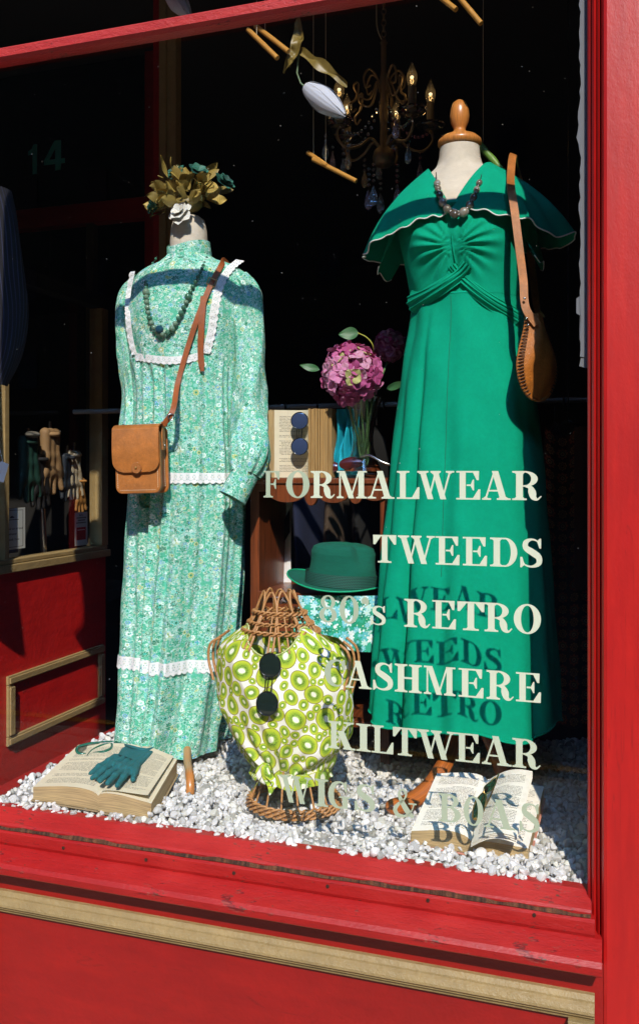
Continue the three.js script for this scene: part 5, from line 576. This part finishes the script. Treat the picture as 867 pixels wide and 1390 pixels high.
{ const z = -0.63, hx = P(463, 780, z).x, hy = YS2 + 0.001, t = thing('green_fedora', 'emerald green felt fedora with dark woven band on the lower shelf', 'hat', [hx, hy, z]), hm = std({ map: rep(fieldTex(512, (i) => { const v = 0.84 + 0.2 * N1[i] + 0.14 * (NF[i] - 0.5); return [0, 116 * v, 94 * v]; }, true), 4), roughness: 0.95, bumpMap: rep(fineT, 10), bumpScale: 0.0012 });
  const crown = (a, v) => { const h = 0.100, r = 0.105 - 0.010 * v - 0.006 * Math.sin(PI * v) - (v > 0.85 ? 0.05 * (v - 0.85) : 0), pinch = 0.034 * smoothstep(v, 0.35, 1) * Math.exp(-(((Math.abs(((a + PI * 2) % (2 * PI)) - 1.0)) / 0.45) ** 2)); return V((r - pinch) * 0.98 * Math.sin(a), h * v + 0.014, (r - pinch) * 0.86 * Math.cos(a)); };
  const sh = (g) => { g.rotateZ(-0.055); g.translate(hx, hy + 0.006, z); return g; };
  part(t, 'crown', sh(merge([grid(80, 26, (u, v) => crown(u * 2 * PI, v)), grid(80, 14, (u, v) => { const a = u * 2 * PI, p = crown(a, 1); const s = 1 - v * 0.999; return V(p.x * s, p.y + 0.010 * Math.sin(PI * Math.min(1, v * 1.6)) - 0.028 * smoothstep(v, 0.5, 1) + 0.004 * Math.cos(2 * a) * v, p.z * s); })])), hm);
  part(t, 'brim', sh(grid(120, 12, (u, v) => { const a = u * 2 * PI, r = 0.102 + 0.055 * v; return V(r * Math.sin(a), 0.012 - 0.004 * v + 0.028 * v * v * (0.35 + 0.65 * Math.pow(Math.abs(Math.sin(a)), 2)) - 0.010 * v * Math.max(0, Math.cos(a)), r * 0.84 * Math.cos(a)); })), hm);
  part(t, 'brim_edge', sh(tube(Array.from({ length: 60 }, (_, i) => { const a = i / 60 * 2 * PI, r = 0.157; return V(r * Math.sin(a), 0.008 + 0.028 * (0.35 + 0.65 * Math.pow(Math.abs(Math.sin(a)), 2)) - 0.010 * Math.max(0, Math.cos(a)), r * 0.84 * Math.cos(a)); }), 0.0024, 200, 6, true)), std({ color: lin(0, 0.36, 0.17), roughness: 0.7 }));
  part(t, 'hat_band', sh(grid(100, 4, (u, v) => { const a = u * 2 * PI; return V(0.1055 * Math.sin(a), 0.012 + 0.034 * v, 0.0925 * Math.cos(a)); }, (u, v) => [u * 1, v * 0.1])), std({ map: rep(canvas(256, 64, (c) => { c.fillStyle = '#07201c'; c.fillRect(0, 0, 256, 64); c.strokeStyle = '#2f7a6a'; c.lineWidth = 2.5; for (let y = 0; y < 8; y++) for (let x = 0; x < 32; x++) { c.beginPath(); c.moveTo(x * 8, y * 8 + 1); c.lineTo(x * 8 + 4, y * 8 + 6); c.lineTo(x * 8 + 8, y * 8 + 1); c.stroke(); } }), 3, 10), roughness: 0.7 })); }
solo('blossom_cloth', grid(60, 40, (u, v) => { const x = lerp(404, 520, u), y = lerp(808, 868 + 18 * u - 22 * Math.max(0, 0.4 - u), v); const p = P(x, y, -0.535); return p.add(V(0.004 * Math.sin(v * 6), 0, 0.012 * Math.abs(Math.sin(u * 6 + v)) + 0.02 * v + 0.004 * Math.sin(u * 19))); }, (u, v) => [u * 0.26, v * 0.15]), std({ map: rep(blossomT, 5), roughness: 0.7 }), 'teal and white blossom print cloth hanging below the green fedora', 'cloth');
{ const z = -0.76, t = thing('chevron_cloth', 'white cloth with a black chevron folded inside the shelf', 'cloth', P(370, 795, z)); const f = (x, y, s, o = 0) => P(x, y, z + o).add(V(0, 0, 0.012 * Math.sin(s))); part(t, 'white_cloth', grid(20, 20, (u, v) => f(lerp(350, 396, u), lerp(682, 800, v), u * 6 + v * 3)), M.white); part(t, 'black_chevron', [grid(8, 4, (u, v) => f(lerp(350, 364, u), lerp(lerp(705, 740, u), lerp(735, 766, u), v), lerp(0, 2, u) + 1, 0.014)), grid(8, 4, (u, v) => f(lerp(364, 394, u), lerp(lerp(740, 690, u), lerp(766, 722, u), v), lerp(2, 6, u) + 1, 0.014))], std({ color: lin(0.01, 0.01, 0.012) })); }
// ---------------------------------------------------------------- things hung in the window
{ const t = thing('chandelier', 'dark brass chandelier with scrolled arms and crystal drops behind the window', 'chandelier', P(520, 60, -0.8)), z = -0.8, k = K(520, z), cx = P(520, 638, z).x, Y = (py) => 1.5 + (638 - py) * k, br = std({ color: lin(0.2, 0.15, 0.09), metalness: 0.7, roughness: 0.5 }), gl = phy({ color: 0xffffff, transmission: 1, roughness: 0.02, thickness: 0.01, ior: 1.55 }), irid = [lin(0.75, 0.7, 0.95), lin(0.6, 0.8, 1), lin(1, 0.85, 0.6)].map((c) => phy({ color: c, transmission: 0.8, roughness: 0.03, thickness: 0.01, ior: 1.6 }));
  part(t, 'column', lathe([[0, Y(228)], [0.02, Y(226)], [0.030, Y(222)], [0.034, Y(215)], [0.028, Y(205)], [0.012, Y(198)], [0.010, Y(170)], [0.014, Y(150)], [0.010, Y(130)], [0.013, Y(110)], [0.008, Y(95)], [0.008, Y(62)], [0.011, Y(58)], [0.005, Y(53)], [0, Y(50)]], V(cx, 0, z), 20), br);
  for (let i = 0; i < 16; i++) { const l = new THREE.TorusGeometry(0.010, 0.0022, 6, 16); l.scale(0.65, 1, 1); put(t, 'chain_link', l, br, V(cx, Y(46) + i * 0.0165, z), new THREE.Euler(0, i % 2 * PI / 2, 0)); }
  part(t, 'cable', tube([V(cx - 0.004, Y(55), z), V(cx - 0.018, Y(40), z), V(cx - 0.022, Y(10), z), V(cx, 3.34, z)], 0.0022, 30, 6), std({ color: lin(0.25, 0.22, 0.15) })); part(t, 'ceiling_rose', lathe([[0, 3.31], [0.05, 3.315], [0.055, 3.345]], V(cx, 0, z), 24), br);
  const bl = new THREE.SphereGeometry(0.0125, 16, 14), drop = lathe([[0, -0.022], [0.006, -0.019], [0.0095, -0.010], [0.008, 0.002], [0.003, 0.015], [0, 0.02]], V(0, 0, 0), 8), bead = new THREE.IcosahedronGeometry(0.0052, 0), cnd = new THREE.CylinderGeometry(0.011, 0.012, 0.07, 16), bulb = lathe([[0, -0.03], [0.010, -0.028], [0.0155, -0.012], [0.0145, 0.004], [0.007, 0.024], [0.002, 0.036], [0, 0.037]], V(0, 0, 0), 18);
  for (let i = 0; i < 5; i++) { const a = [0.86, -0.98, 1.85, -1.95, 3.1][i], A = (r, y) => V(cx + r * Math.sin(a), y, z + r * Math.cos(a)), R = 0.138, cup = Y(176);
    part(t, 'arm', tube([A(0.012, Y(200)), A(0.04, Y(190)), A(0.075, Y(202)), A(0.115, Y(206)), A(0.145, Y(192)), A(R, cup)], 0.0042, 40, 7), br); part(t, 'scroll', tube([A(0.012, Y(125)), A(0.022, Y(105)), A(0.045, Y(96)), A(0.062, Y(108)), A(0.055, Y(122)), A(0.042, Y(118))], 0.0034, 30, 6), br); part(t, 'scroll', tube([A(0.022, Y(112)), A(0.05, Y(138)), A(0.085, Y(130)), A(0.092, Y(120)), A(0.080, Y(116)), A(0.088, Y(140)), A(0.108, Y(148)), A(0.1, Y(158)), A(0.085, Y(152))], 0.0034, 40, 6), br);
    part(t, 'drip_pan', lathe([[0.004, -0.012], [0.02, -0.009], [0.040, 0.004], [0.044, 0.012], [0.038, 0.008], [0.016, 0]], A(R, cup), 14), gl); put(t, 'candle', cnd, std({ color: lin(0.16, 0.13, 0.08), roughness: 0.6 }), A(R, cup + 0.042));
    const b = put(t, 'candle_bulb', bulb, phy({ color: 0xffffff, transmission: 1, roughness: 0.12, thickness: 0 }), A(R, cup + 0.108)); const fil = put(t, 'filament', new THREE.SphereGeometry(0.0055, 10, 8), new THREE.MeshStandardMaterial({ color: 0x000000, emissive: new THREE.Color(1, 0.78, 0.42), emissiveIntensity: 1.6 }), A(R, cup + 0.103)); fil.scale.set(1, 0.8, 1);
    const pl = new THREE.PointLight(0xffc878, 0.005, 2); pl.name = 'candle_light'; pl.position.copy(fil.position); pl.castShadow = true; pl.shadow.radius = 0.4; t.add(pl);
    for (let d = 0; d < 2; d++) { const q = a + 0.2 * i + (d - 1) * 0.42, D = (y) => V(cx + (R + 0.035 * Math.cos(d * 2.1)) * Math.sin(q), y, z + (R + 0.035 * Math.cos(d * 2.1)) * Math.cos(q)), y0 = cup - 0.004 - 0.03 * d; for (let n = 0; n < 2 + d; n++) put(t, 'bead', bead, gl, D(y0 - 0.018 - n * 0.016)); put(t, 'crystal_drop', drop, irid[(i + d) % 3], D(y0 - 0.06 - 0.016 * d), null, [1.15, 1.3, 1.15]); }
    part(t, 'bead_string', Array.from({ length: 12 }, (_, n) => { const u = n / 11, p = A(lerp(0.012, R, u), lerp(Y(140), cup - 0.01, u) - 0.05 * Math.sin(PI * u)); const g = bead.clone(); g.translate(p.x, p.y, p.z); return g; }), gl);
    const H = (r, y) => V(cx + r * Math.sin(a + 0.5), y, z + r * Math.cos(a + 0.5)); for (let n = 0; n < 4; n++) put(t, 'bead', bead, gl, H(0.045, Y(228) - n * 0.016)); put(t, 'crystal_drop', drop, irid[i % 3], H(0.045, Y(228) - 0.09), null, [1.4, 1.5, 1.4]); } }
function pole(x0, y0, x1, y1, z, r, mat, label) { const a = P(x0, y0, z), b = P(x1, y1, z + 0.02), t = thing('bamboo_pole', label, 'pole', a.clone().lerp(b, 0.5)); part(t, 'cane', sweep([a, a.clone().lerp(b, 0.5), b], (u) => r * (1 + 0.06 * Math.exp(-(((u - 0.55) / 0.03) ** 2))), 40, 12), mat); const m = a.clone().lerp(b, 0.3); part(t, 'hanging_thread', tube([m, V(m.x, 3.34, m.z)], 0.0007, 2, 4), M.thread); }
{ const bm = phy({ map: rep(leatherT(202, 148, 66, 131), 6), roughness: 0.4, clearcoat: 0.3 });
  pole(336, 40, 376, 79, -0.35, 0.0065, bm, 'left lower of the two short ochre canes below the transom rail'); pole(346, 35, 391, 70, -0.36, 0.0065, bm, 'right upper of the two short ochre canes below the transom rail'); pole(594, -6, 618, 13, -0.35, 0.0065, bm, 'left cane of the pair at the top right of the window'); pole(620, -6, 652, 32, -0.36, 0.0065, bm, 'right cane of the pair at the top right of the window');
  pole(417, 207, 443, 225, -0.61, 0.0065, bm, 'shorter ochre cane behind the left side of the chandelier'); pole(424, 216, 483, 246, -0.6, 0.0065, bm, 'longer ochre cane crossing behind the chandelier crystals'); pole(640, 185, 690, 243, -0.66, 0.010, phy({ color: lin(0.12, 0.26, 0.04), roughness: 0.45 }), 'green cane behind the wooden capped dummy neck'); }
{ const tm = std({ map: rep(canvas(128, 256, (c) => { c.fillStyle = '#c9cdd8'; c.fillRect(0, 0, 128, 256); for (let i = 0; i < 60; i++) { c.strokeStyle = ['#aab0c0', '#dfe3ea', '#9098ac'][i % 3]; c.lineWidth = 1.5; c.beginPath(); c.moveTo(i * 2.2, 0); c.lineTo(i * 2.2 + 6, 256); c.stroke(); } }), 1), roughness: 0.7 }), gm = std({ color: lin(0.14, 0.22, 0.12), roughness: 0.6 }), go = std({ map: rep(leatherT(128, 110, 52, 141), 9), roughness: 0.45 });
  const tulip = (label, base, tip, R, stem, lv) => { const t = thing('hanging_tulip', label, 'flower', stem[stem.length - 1]), d = tip.clone().sub(base), L = d.length(), q = aim(d); for (let i = 0; i < 6; i++) { const g = grid(8, 14, (u, v) => { const w = (u - 0.5) * 1.35, r = R * (i % 2 ? 0.93 : 1) * Math.pow(Math.sin(PI * clamp(0.12 + v * 0.84, 0, 1)), 0.75) * (1 - 0.12 * v) * (1 + 0.05 * Math.sin(w * 16 + i) + 0.04 * Math.sin(v * 11 + i * 2)) , a = w * (1 - 0.4 * v * v); return V(r * Math.sin(a), L * v, r * Math.cos(a)); }); put(t, 'petal', g, tm, base, q.clone().multiply(new THREE.Quaternion().setFromAxisAngle(UP, i * PI / 3))); }
    part(t, 'stem', tube(stem, 0.0024, 30, 6), gm); for (const l of lv) part(t, 'leaf', grid(8, 24, (u, v) => { const p = curve(l).getPointAt(v), w = 0.026 * Math.pow(Math.sin(PI * clamp(v * 0.9 + 0.06, 0, 1)), 0.7), tt = curve(l).getTangentAt(v), n = V(tt.y, -tt.x, 0).normalize(), s = u - 0.5; return p.addScaledVector(n, s * w).add(V(0, 0.004 * Math.sin(v * 14 + u * 4), 0.012 * Math.abs(s) + 0.004 * Math.sin(v * 17))); }), go); };
  const z = -0.38; tulip('white fabric tulip hanging head down left of the chandelier', P(416, 119, z), P(467, 157, z + 0.02), 0.033, [P(418, 122, z), P(404, 108, z), P(403, 90, z), P(406, 70, z), P(404, 25, z), V(P(404, 25, z).x, 3.34, z)], [[P(405, 68, z), P(425, 82, z + 0.02), P(448, 98, z + 0.03), P(470, 116, z + 0.03)], [P(405, 24, z), P(404, 50, z + 0.01), P(396, 78, z + 0.02), P(385, 98, z + 0.01)], [P(408, 40, z), P(404, 60, z + 0.02), P(398, 75, z + 0.02), P(393, 90, z + 0.02)]]);
  tulip('white fabric tulip above the red transom rail', P(226, -14, z), P(258, 24, z + 0.02), 0.027, [P(226, -14, z), P(216, -40, z), P(218, -90, z), V(P(218, -90, z).x, 3.34, z)], [[P(217, -50, z), P(232, -20, z), P(244, 2, z + 0.02), P(250, 12, z + 0.02)]]); }
{ const tp = (pts, o) => { const s = poly(pts.map(([x, y]) => { const p = P(x, y, -0.006); return [p.x, p.y]; })); const g = extrude(s, 0.0008); g.translate(0, 0, -0.0065 - o); return g; }, r = rng(3), L = [], R = []; for (let y = -20; y <= 486; y += 9) { L.push([786 + 3.5 * (r() - 0.5) - (y > 150 && y < 200 ? 3 : 0), y]); }
  const e = L.map((p) => p); const t = thing('torn_paper_strip', 'torn grey paper strip stuck inside the glass at the right edge', 'paper', P(792, 486, -0.006)); const pm = std({ color: lin(0.16, 0.17, 0.19), roughness: 0.9 });
  part(t, 'strip', tp([...e, [798, 486], [799, -20]], 0), pm); part(t, 'torn_end', tp([[787, 486], [798, 484], [797, 500], [785, 497]], 0.002), pm); part(t, 'torn_flap', tp([[781, 405], [788, 400], [790, 455], [785, 462], [786, 428], [781, 425]], 0.002), pm); }
// ---------------------------------------------------------------- back of the shop: clothes rail, dark garments, patterned coat
{ const z = -1.36, y = 1.5 + (638 - 551) * K(440, z), t = thing('clothes_rail', 'long black clothes rail with hanger hooks across the dark shop', 'rail', [-1, 0.12, z]); part(t, 'rail_bar', tube([V(OPP + 0.02, y, z), V(0.3, y, z)], 0.010, 4, 14), phy({ color: lin(0.2, 0.2, 0.2), metalness: 0, roughness: 0.25, clearcoat: 0.5 }));
  for (const x of [0.27]) part(t, 'upright', tube([V(x, 0.12, z), V(x, y, z)], 0.015, 2, 10), M.blackGloss);
  const cols = [[0.012, 0.014, 0.03], [0.006, 0.006, 0.006], [0.05, 0.006, 0.008], [0.02, 0.013, 0.009], [0.008, 0.014, 0.045], [0.07, 0.048, 0.032], [0.008, 0.009, 0.01], [0.07, 0.006, 0.008], [0.006, 0.03, 0.024]], nm = ['navy', 'black', 'dark red', 'brown', 'blue', 'beige brown', 'charcoal', 'red', 'bottle green'], ord = ['first', 'second', 'third', 'fourth', 'fifth', 'sixth', 'seventh', 'eighth', 'ninth', 'tenth', 'eleventh', 'twelfth', 'thirteenth', 'fourteenth', 'fifteenth', 'sixteenth', 'seventeenth', 'eighteenth'], r = rng(19);
  for (let i = 0; i < 12; i++) { const x = -1.56 + i * 0.125, c = cols[i % 9], g = thing('hanging_garment', nm[i % 9] + ' garment, ' + ord[i] + ' from the left on the clothes rail', 'garment', [x, 0.5, z], 'garments on the clothes rail'), w = 0.42, yy = y - 0.075, ph = r() * 6;
    part(g, 'hanger_hook', [tube([V(x, yy, z), V(x, yy + 0.045, z), V(x + 0.002, y + 0.012, z - 0.018), V(x, y + 0.022, z), V(x, y + 0.010, z + 0.022)], 0.0028, 20, 6), new THREE.TorusGeometry(0.018, 0.004, 6, 16).rotateY(PI / 2).translate(x + 0.03, y, z)], M.blackGloss);
    part(g, 'cloth', grid(40, 24, (u, v) => { const a = u * 2 * PI, sh = Math.min(1, v * 8), hw = (0.12 + 0.10 * Math.sqrt(sh)) * (1 - 0.08 * v), q = 0.035 * Math.sqrt(sh) * (1 + 0.35 * Math.sin(a * 5 + ph + v * 2) * v); return V(x + q * Math.sin(a) + 0.02 * Math.sin(v * 3 + ph), yy - v * 1.0, z + hw * Math.cos(a)); }), std({ color: lin(...c), roughness: 0.9 })); } void 0; }
{ const z = -0.93, t = thing('patterned_coat', 'dark brown coat with crocheted medallion pattern hanging at the right of the window', 'coat', P(770, 980, z)), cm = std({ map: rep(canvas(512, 512, (c, S) => { const r = rng(44); c.fillStyle = '#5a3420'; c.fillRect(0, 0, S, S); for (let j = 0; j < 4; j++) for (let i = 0; i < 4; i++) { const x = i * 128 + 64, y = j * 128 + 64, m = (i + j) % 2; for (let k = 5; k > 0; k--) { c.fillStyle = m ? ['#a8382a', '#c8a468', '#5a2c1a', '#b87a48', '#c85a38'][k - 1] : ['#6c3a24', '#b07844', '#7a4226', '#c88a4c', '#5a3018'][k - 1]; c.save(); c.translate(x, y); for (let n = 0; n < 8; n++) { c.rotate(PI / 4); c.beginPath(); c.ellipse(k * 8, 0, k * 4, k * 3, 0, 0, 7); c.fill(); } c.restore(); } } }), 6), roughness: 0.95, bumpMap: rep(weaveT, 20), bumpScale: 0.002 });
  const top = P(770, 575, z); part(t, 'front', grid(60, 60, (u, v) => { const x = lerp(738, 815, u), p = P(x, lerp(578 + 14 * Math.abs(Math.sin(u * 5)), 985, v), z); return p.add(V(0, 0, 0.02 * Math.sin(u * 13 + v) + 0.01 * Math.sin(v * 7 + u * 3))); }, (u, v) => [u * 0.2, v * 1.0]), cm); part(t, 'lapel', grid(12, 20, (u, v) => P(lerp(778, 800, u), lerp(580, 800, v), z + 0.03).add(V(0, 0, 0.02 * Math.sin(u * 3)))), std({ color: lin(0.08, 0.035, 0.015), roughness: 0.9 })); part(t, 'hanger', tube([P(745, 590, z - 0.02), P(770, 572, z - 0.02), P(800, 590, z - 0.02)], 0.005, 16, 6), M.blackGloss); part(t, 'hanger_hook', tube([top.clone(), V(top.x, top.y + 0.05, z), V(top.x, 3.34, z)], 0.002, 12, 5), M.blackGloss); }
// ---------------------------------------------------------------- entrance side at the left: stall riser, glazed display, door head with its number
{ const t = thing('entrance_display', 'red panelled entrance side with cream framed glass showing gloves', 'shopfront', [OPP, 0, -1]), X = OPP, Q = (px, py) => PX(px, py, X), yl = (Q(70, 757).y), z1 = Q(140, 742).z, yt = 2.2, f = 0.012;
  part(t, 'stall_riser', box(X - 0.06, X, 0.12, yl - 0.03, z1 - 0.02, 0.0), M.red); part(t, 'ledge', box(X - 0.06, X + 0.02, yl - 0.03, yl, z1 - 0.03, 0.0, 0.004), M.cream); part(t, 'ledge', box(X - 0.05, X + 0.01, yl + 0.001, yl + 0.018, z1 - 0.02, 0.0, 0.004), M.cream);
  part(t, 'stile', box(X - 0.05, X + 0.012, yl + 0.019, yt, z1 - 0.02, z1 + 0.03), M.cream); part(t, 'stile', box(X - 0.05, X + 0.012, yl + 0.019, yt, Q(6, 700).z - 0.012, Q(6, 700).z + 0.012), M.cream);
  part(t, 'head_rail', box(X - 0.05, X + 0.012, yt + 0.001, yt + 0.06, z1 - 0.02, 0.0, 0.003), M.black);
  part(t, 'display_pane', grid(1, 1, (u, v) => V(X - 0.02, lerp(yl + 0.02, yt, v), lerp(z1, 0, u))), M.glass);
  const zA = Q(8, 915).z, zB = Q(138, 879).z, yT = (Q(5, 915).y + Q(131, 880).y) / 2, yB = Q(12, 1012).y; const fr = (a, b, c, d) => part(t, 'panel_moulding', [box(X, X + 0.012, a, b, c, d, 0.003), box(X + 0.012, X + 0.02, a + 0.006, b - 0.006, c + 0.003, d - 0.003, 0.003)], M.cream);
  fr(yT - 0.034, yT, zB, zA + 0.001); fr(yB, yB + 0.034, zB, zA + 0.001); fr(yB + 0.0345, yT - 0.0345, zA - 0.033, zA); fr(yB + 0.0345, yT - 0.0345, zB, zB + 0.033);
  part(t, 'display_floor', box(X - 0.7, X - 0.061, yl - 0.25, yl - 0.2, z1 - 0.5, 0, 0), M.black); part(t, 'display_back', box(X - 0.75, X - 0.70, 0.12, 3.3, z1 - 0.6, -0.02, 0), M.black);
  const num = (n, label, px, py, w, h, draw) => { const c = Q(px, py), m = std({ map: canvas(160, 240, draw), roughness: 0.8 }); const g = thing('notice', label, 'notice', V(X - 0.024, c.y, c.z)); const W = w, H = h; part(g, 'card', grid(1, 1, (u, v) => V(X - 0.025, c.y - H / 2 + v * H, c.z + W / 2 - u * W)), m); };
  num(0, 'white framed notice at the lower left of the entrance display', 24, 718, 0.155, 0.155, (c) => { c.fillStyle = '#c9cfcd'; c.fillRect(0, 0, 160, 240); c.strokeStyle = '#555'; c.lineWidth = 3; c.strokeRect(14, 14, 132, 212); c.fillStyle = '#444'; c.beginPath(); c.moveTo(64, 58); c.quadraticCurveTo(80, 34, 96, 58); c.fill(); c.fillRect(40, 66, 80, 4); c.font = 'italic bold 16px serif'; c.textAlign = 'center'; c.fillText('no food or drink', 80, 126); c.fillText('please', 80, 156); c.fillText('Thank You', 80, 188); });
  num(1, 'small white notice with a red block at the lower right of the entrance display', 117, 718, 0.095, 0.14, (c) => { c.fillStyle = '#bfc8c6'; c.fillRect(0, 0, 160, 240); c.fillStyle = '#333'; c.font = 'bold 18px sans-serif'; c.textAlign = 'center'; c.fillText('Notice', 80, 26); for (const [y, w] of [[44, 110], [62, 80], [80, 120]]) for (let x = 80 - w / 2; x < 80 + w / 2; x += 15) c.fillRect(x, y - 9, 11, 9); c.fillStyle = '#b02a2c'; c.fillRect(22, 108, 116, 92); c.fillStyle = '#e6c9c6'; c.fillRect(34, 124, 92, 6); });
  const gloveHang = (label, px, py, L, col, o = 0.09) => { const p = PX(px, py, X - o), g = thing('hanging_glove', label, 'glove', p, 'gloves hung in the entrance display'), r = rng(px), B = [], w = L * 0.16; const cap = (a, b, ra, rb) => B.push([a.x, a.y, a.z, ra, b.x, b.y, b.z, rb]); const at = (s, d, e = 0) => V(p.x + e, p.y - d * L, p.z - s * w); for (const s of [-1, 0, 1]) { cap(at(s * 0.8, 0), at(s * 0.75, 0.35), w * 0.5, w * 0.42); cap(at(s * 0.75, 0.35), at(s, 0.6), w * 0.42, w * 0.5); } for (let i = 0; i < 4; i++) { const s = (i - 1.5) * 0.78; cap(at(s, 0.6), at(s * 1.25, 0.94 - 0.06 * Math.abs(i - 1.4), 0.01 * r()), w * 0.38, w * 0.24); } cap(at(1.1, 0.42), at(1.9, 0.66), w * 0.38, w * 0.24);
    part(g, 'glove_hand', blob(B, 0.0046, w * 0.35), std({ color: lin(...col), roughness: 0.6 })); part(g, 'cuff', tube([at(-1.15, 0.02), at(0, 0.02, 0.03), at(1.15, 0.02)], w * 0.22, 14, 8), std({ color: lin(...col).multiplyScalar(1.3), roughness: 0.8 })); part(g, 'clip', box(p.x - 0.004, p.x + 0.004, p.y + 0.0, p.y + 0.05, p.z - 0.006, p.z + 0.006, 0.001), M.metal); };
  gloveHang('dark green glove with pale fur cuff hanging left in the entrance display', 38, 598, 0.26, [0.015, 0.06, 0.045]); gloveHang('black leather glove beside the green glove in the entrance display', 54, 622, 0.22, [0.012, 0.012, 0.014]); gloveHang('long tan leather glove in the middle of the entrance display', 68, 588, 0.27, [0.34, 0.21, 0.10]); gloveHang('dark blue glove with white trim in the entrance display', 91, 620, 0.2, [0.02, 0.03, 0.045]); gloveHang('cream knitted glove beside the tan one in the entrance display', 100, 616, 0.21, [0.50, 0.44, 0.32]); gloveHang('small ochre glove low in the entrance display', 108, 652, 0.15, [0.34, 0.16, 0.04]);
  { const p = PX(44, 592, X - 0.06); solo('fur_cuff', sph(p.add(V(0, 0.006, 0)), 0.03, [0.7, 0.45, 1.4]), std({ color: lin(0.6, 0.57, 0.48), roughness: 1, bumpMap: rep(fineT, 6), bumpScale: 0.01 }), 'pale fur cuff on top of the green glove in the entrance display', 'cuff'); }
  solo('folded_hat', sph(PX(137, 588, X - 0.2), 0.075, [0.6, 0.45, 1.1]), std({ color: lin(0.22, 0.075, 0.035), roughness: 0.9, bumpMap: rep(bumpT, 4), bumpScale: 0.01 }), 'rust brown felt hat at the back of the entrance display', 'hat'); solo('navy_scarf', grid(16, 16, (u, v) => PX(lerp(110, 140, u) + 8 * v * (u - 0.3), lerp(618, 672, v), X - 0.22).add(V(0.012 * Math.sin(u * 9), 0, 0))), std({ color: lin(0.05, 0.055, 0.085), roughness: 0.9 }), 'greyish navy scarf hanging right of the gloves', 'scarf');
  solo('blue_box', box(X - 0.18, X - 0.1, Q(45, 752).y, Q(45, 728).y, Q(48, 740).z - 0.03, Q(48, 740).z + 0.03), std({ color: lin(0.02, 0.07, 0.3), roughness: 0.5 }), 'small blue box beside the framed notice', 'box'); solo('display_leg', tube([PX(57, 690, X - 0.1), PX(60, 752, X - 0.1)], 0.012, 2, 12), M.metal, 'silver stand leg between the two notices', 'stand'); }
{ const z = -1.72, t = thing('shop_door', 'dark shop door with red rails and a numbered pane above', 'door', [-1.9, 0.12, z]), W = (x, y) => P(x, y, z); const a = W(-60, 293), b = W(205, 287), yy = (a.y + b.y) / 2; void yy; const y0 = W(100, 306).y, y1d = W(100, 279).y;
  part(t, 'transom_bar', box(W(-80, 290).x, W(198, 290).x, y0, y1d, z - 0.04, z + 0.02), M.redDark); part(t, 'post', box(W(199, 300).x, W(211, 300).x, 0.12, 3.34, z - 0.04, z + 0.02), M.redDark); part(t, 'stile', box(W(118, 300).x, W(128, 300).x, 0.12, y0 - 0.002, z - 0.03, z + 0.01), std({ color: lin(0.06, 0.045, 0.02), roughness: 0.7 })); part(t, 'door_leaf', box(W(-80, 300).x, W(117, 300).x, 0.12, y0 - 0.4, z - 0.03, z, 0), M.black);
  part(t, 'number_pane', box(W(-80, 200).x, W(198, 200).x, y1d + 0.002, 3.34, z - 0.012, z - 0.006, 0), phy({ color: lin(0.004, 0.004, 0.004), roughness: 0.12 }));
  const nm = std({ color: lin(0.10, 0.60, 0.50), roughness: 0.6 }), dg = (ch, x0, x1, ya, yb) => { const A = W(x0, yb), B = W(x1, ya), w = B.x - A.x, h = B.y - A.y; const s = ch === '1' ? [poly([[0.42, 0], [0.78, 0], [0.78, 1], [0.5, 1], [0.34, 0.86], [0.05, 0.78], [0.05, 0.66], [0.42, 0.72]])] : (() => { const p = poly([[0.55, 0], [0.82, 0], [0.82, 0.22], [1, 0.22], [1, 0.38], [0.82, 0.38], [0.82, 1], [0.52, 1], [0, 0.36], [0, 0.22], [0.55, 0.22]]); const hh = new THREE.Path([[0.55, 0.38], [0.24, 0.38], [0.55, 0.76]].map((q) => new THREE.Vector2(...q))); p.holes.push(hh); return [p]; })(); const g = extrude(s[0], 0.01); g.scale(w, h, 0.3); g.translate(A.x, A.y, z - 0.005); part(t, 'numeral', g, nm); }; dg('1', 37, 53, 195, 237); dg('4', 59, 87, 189, 233); }
{ const z = -0.42, t = thing('pinstripe_jacket', 'dark navy pinstriped jacket sleeve hanging at the left edge', 'jacket', P(0, 640, z)), jm = std({ map: rep(canvas(256, 256, (c) => { c.fillStyle = '#080a16'; c.fillRect(0, 0, 256, 256); c.fillStyle = '#262c4a'; for (let x = 0; x < 256; x += 32) c.fillRect(x, 0, 6, 256); }), 9), roughness: 0.9 });
  part(t, 'sleeve', sweep([P(-6, 262, z), P(2, 300, z), P(8, 370, z), P(14, 430, z), P(10, 478, z + 0.02), P(-4, 520, z + 0.03)], (u, a) => 0.044 + 0.012 * Math.sin(PI * u) + 0.004 * Math.sin(3 * a + 8 * u) - 0.012 * u, 60, 32, 0.34), jm); part(t, 'body', sweep([P(-120, 280, z), P(-116, 400, z), P(-108, 560, z), P(-100, 690, z)], (u, a) => 0.10 + 0.012 * Math.sin(5 * a), 40, 40, 0.7), jm); part(t, 'hanger', tube([P(-70, 262, z), P(-40, 235, z), V(P(-40, 235, z).x, 3.3, z)], 0.004, 20, 6), M.blackGloss);
  const g = thing('price_tag', 'white price tag hanging from the navy jacket', 'tag', P(5, 630, z + 0.1)), p = (x, y) => P(x, y, z + 0.1); part(g, 'card', (() => { const s = poly([[2, 626], [12, 630], [5, 655], [-8, 652], [-8, 640]].map(([x, y]) => { const q = p(x, y); return [q.x, q.y]; })); const e = extrude(s, 0.001); e.translate(0, 0, z + 0.1); return e; })(), M.white); part(g, 'string', tube([p(4, 628), p(-2, 600), p(-4, 560)], 0.0006, 10, 4), M.white); }
scene.traverse((o) => { if (o.isMesh) o.castShadow = o.receiveShadow = true; });
renderer.render(scene, camera);
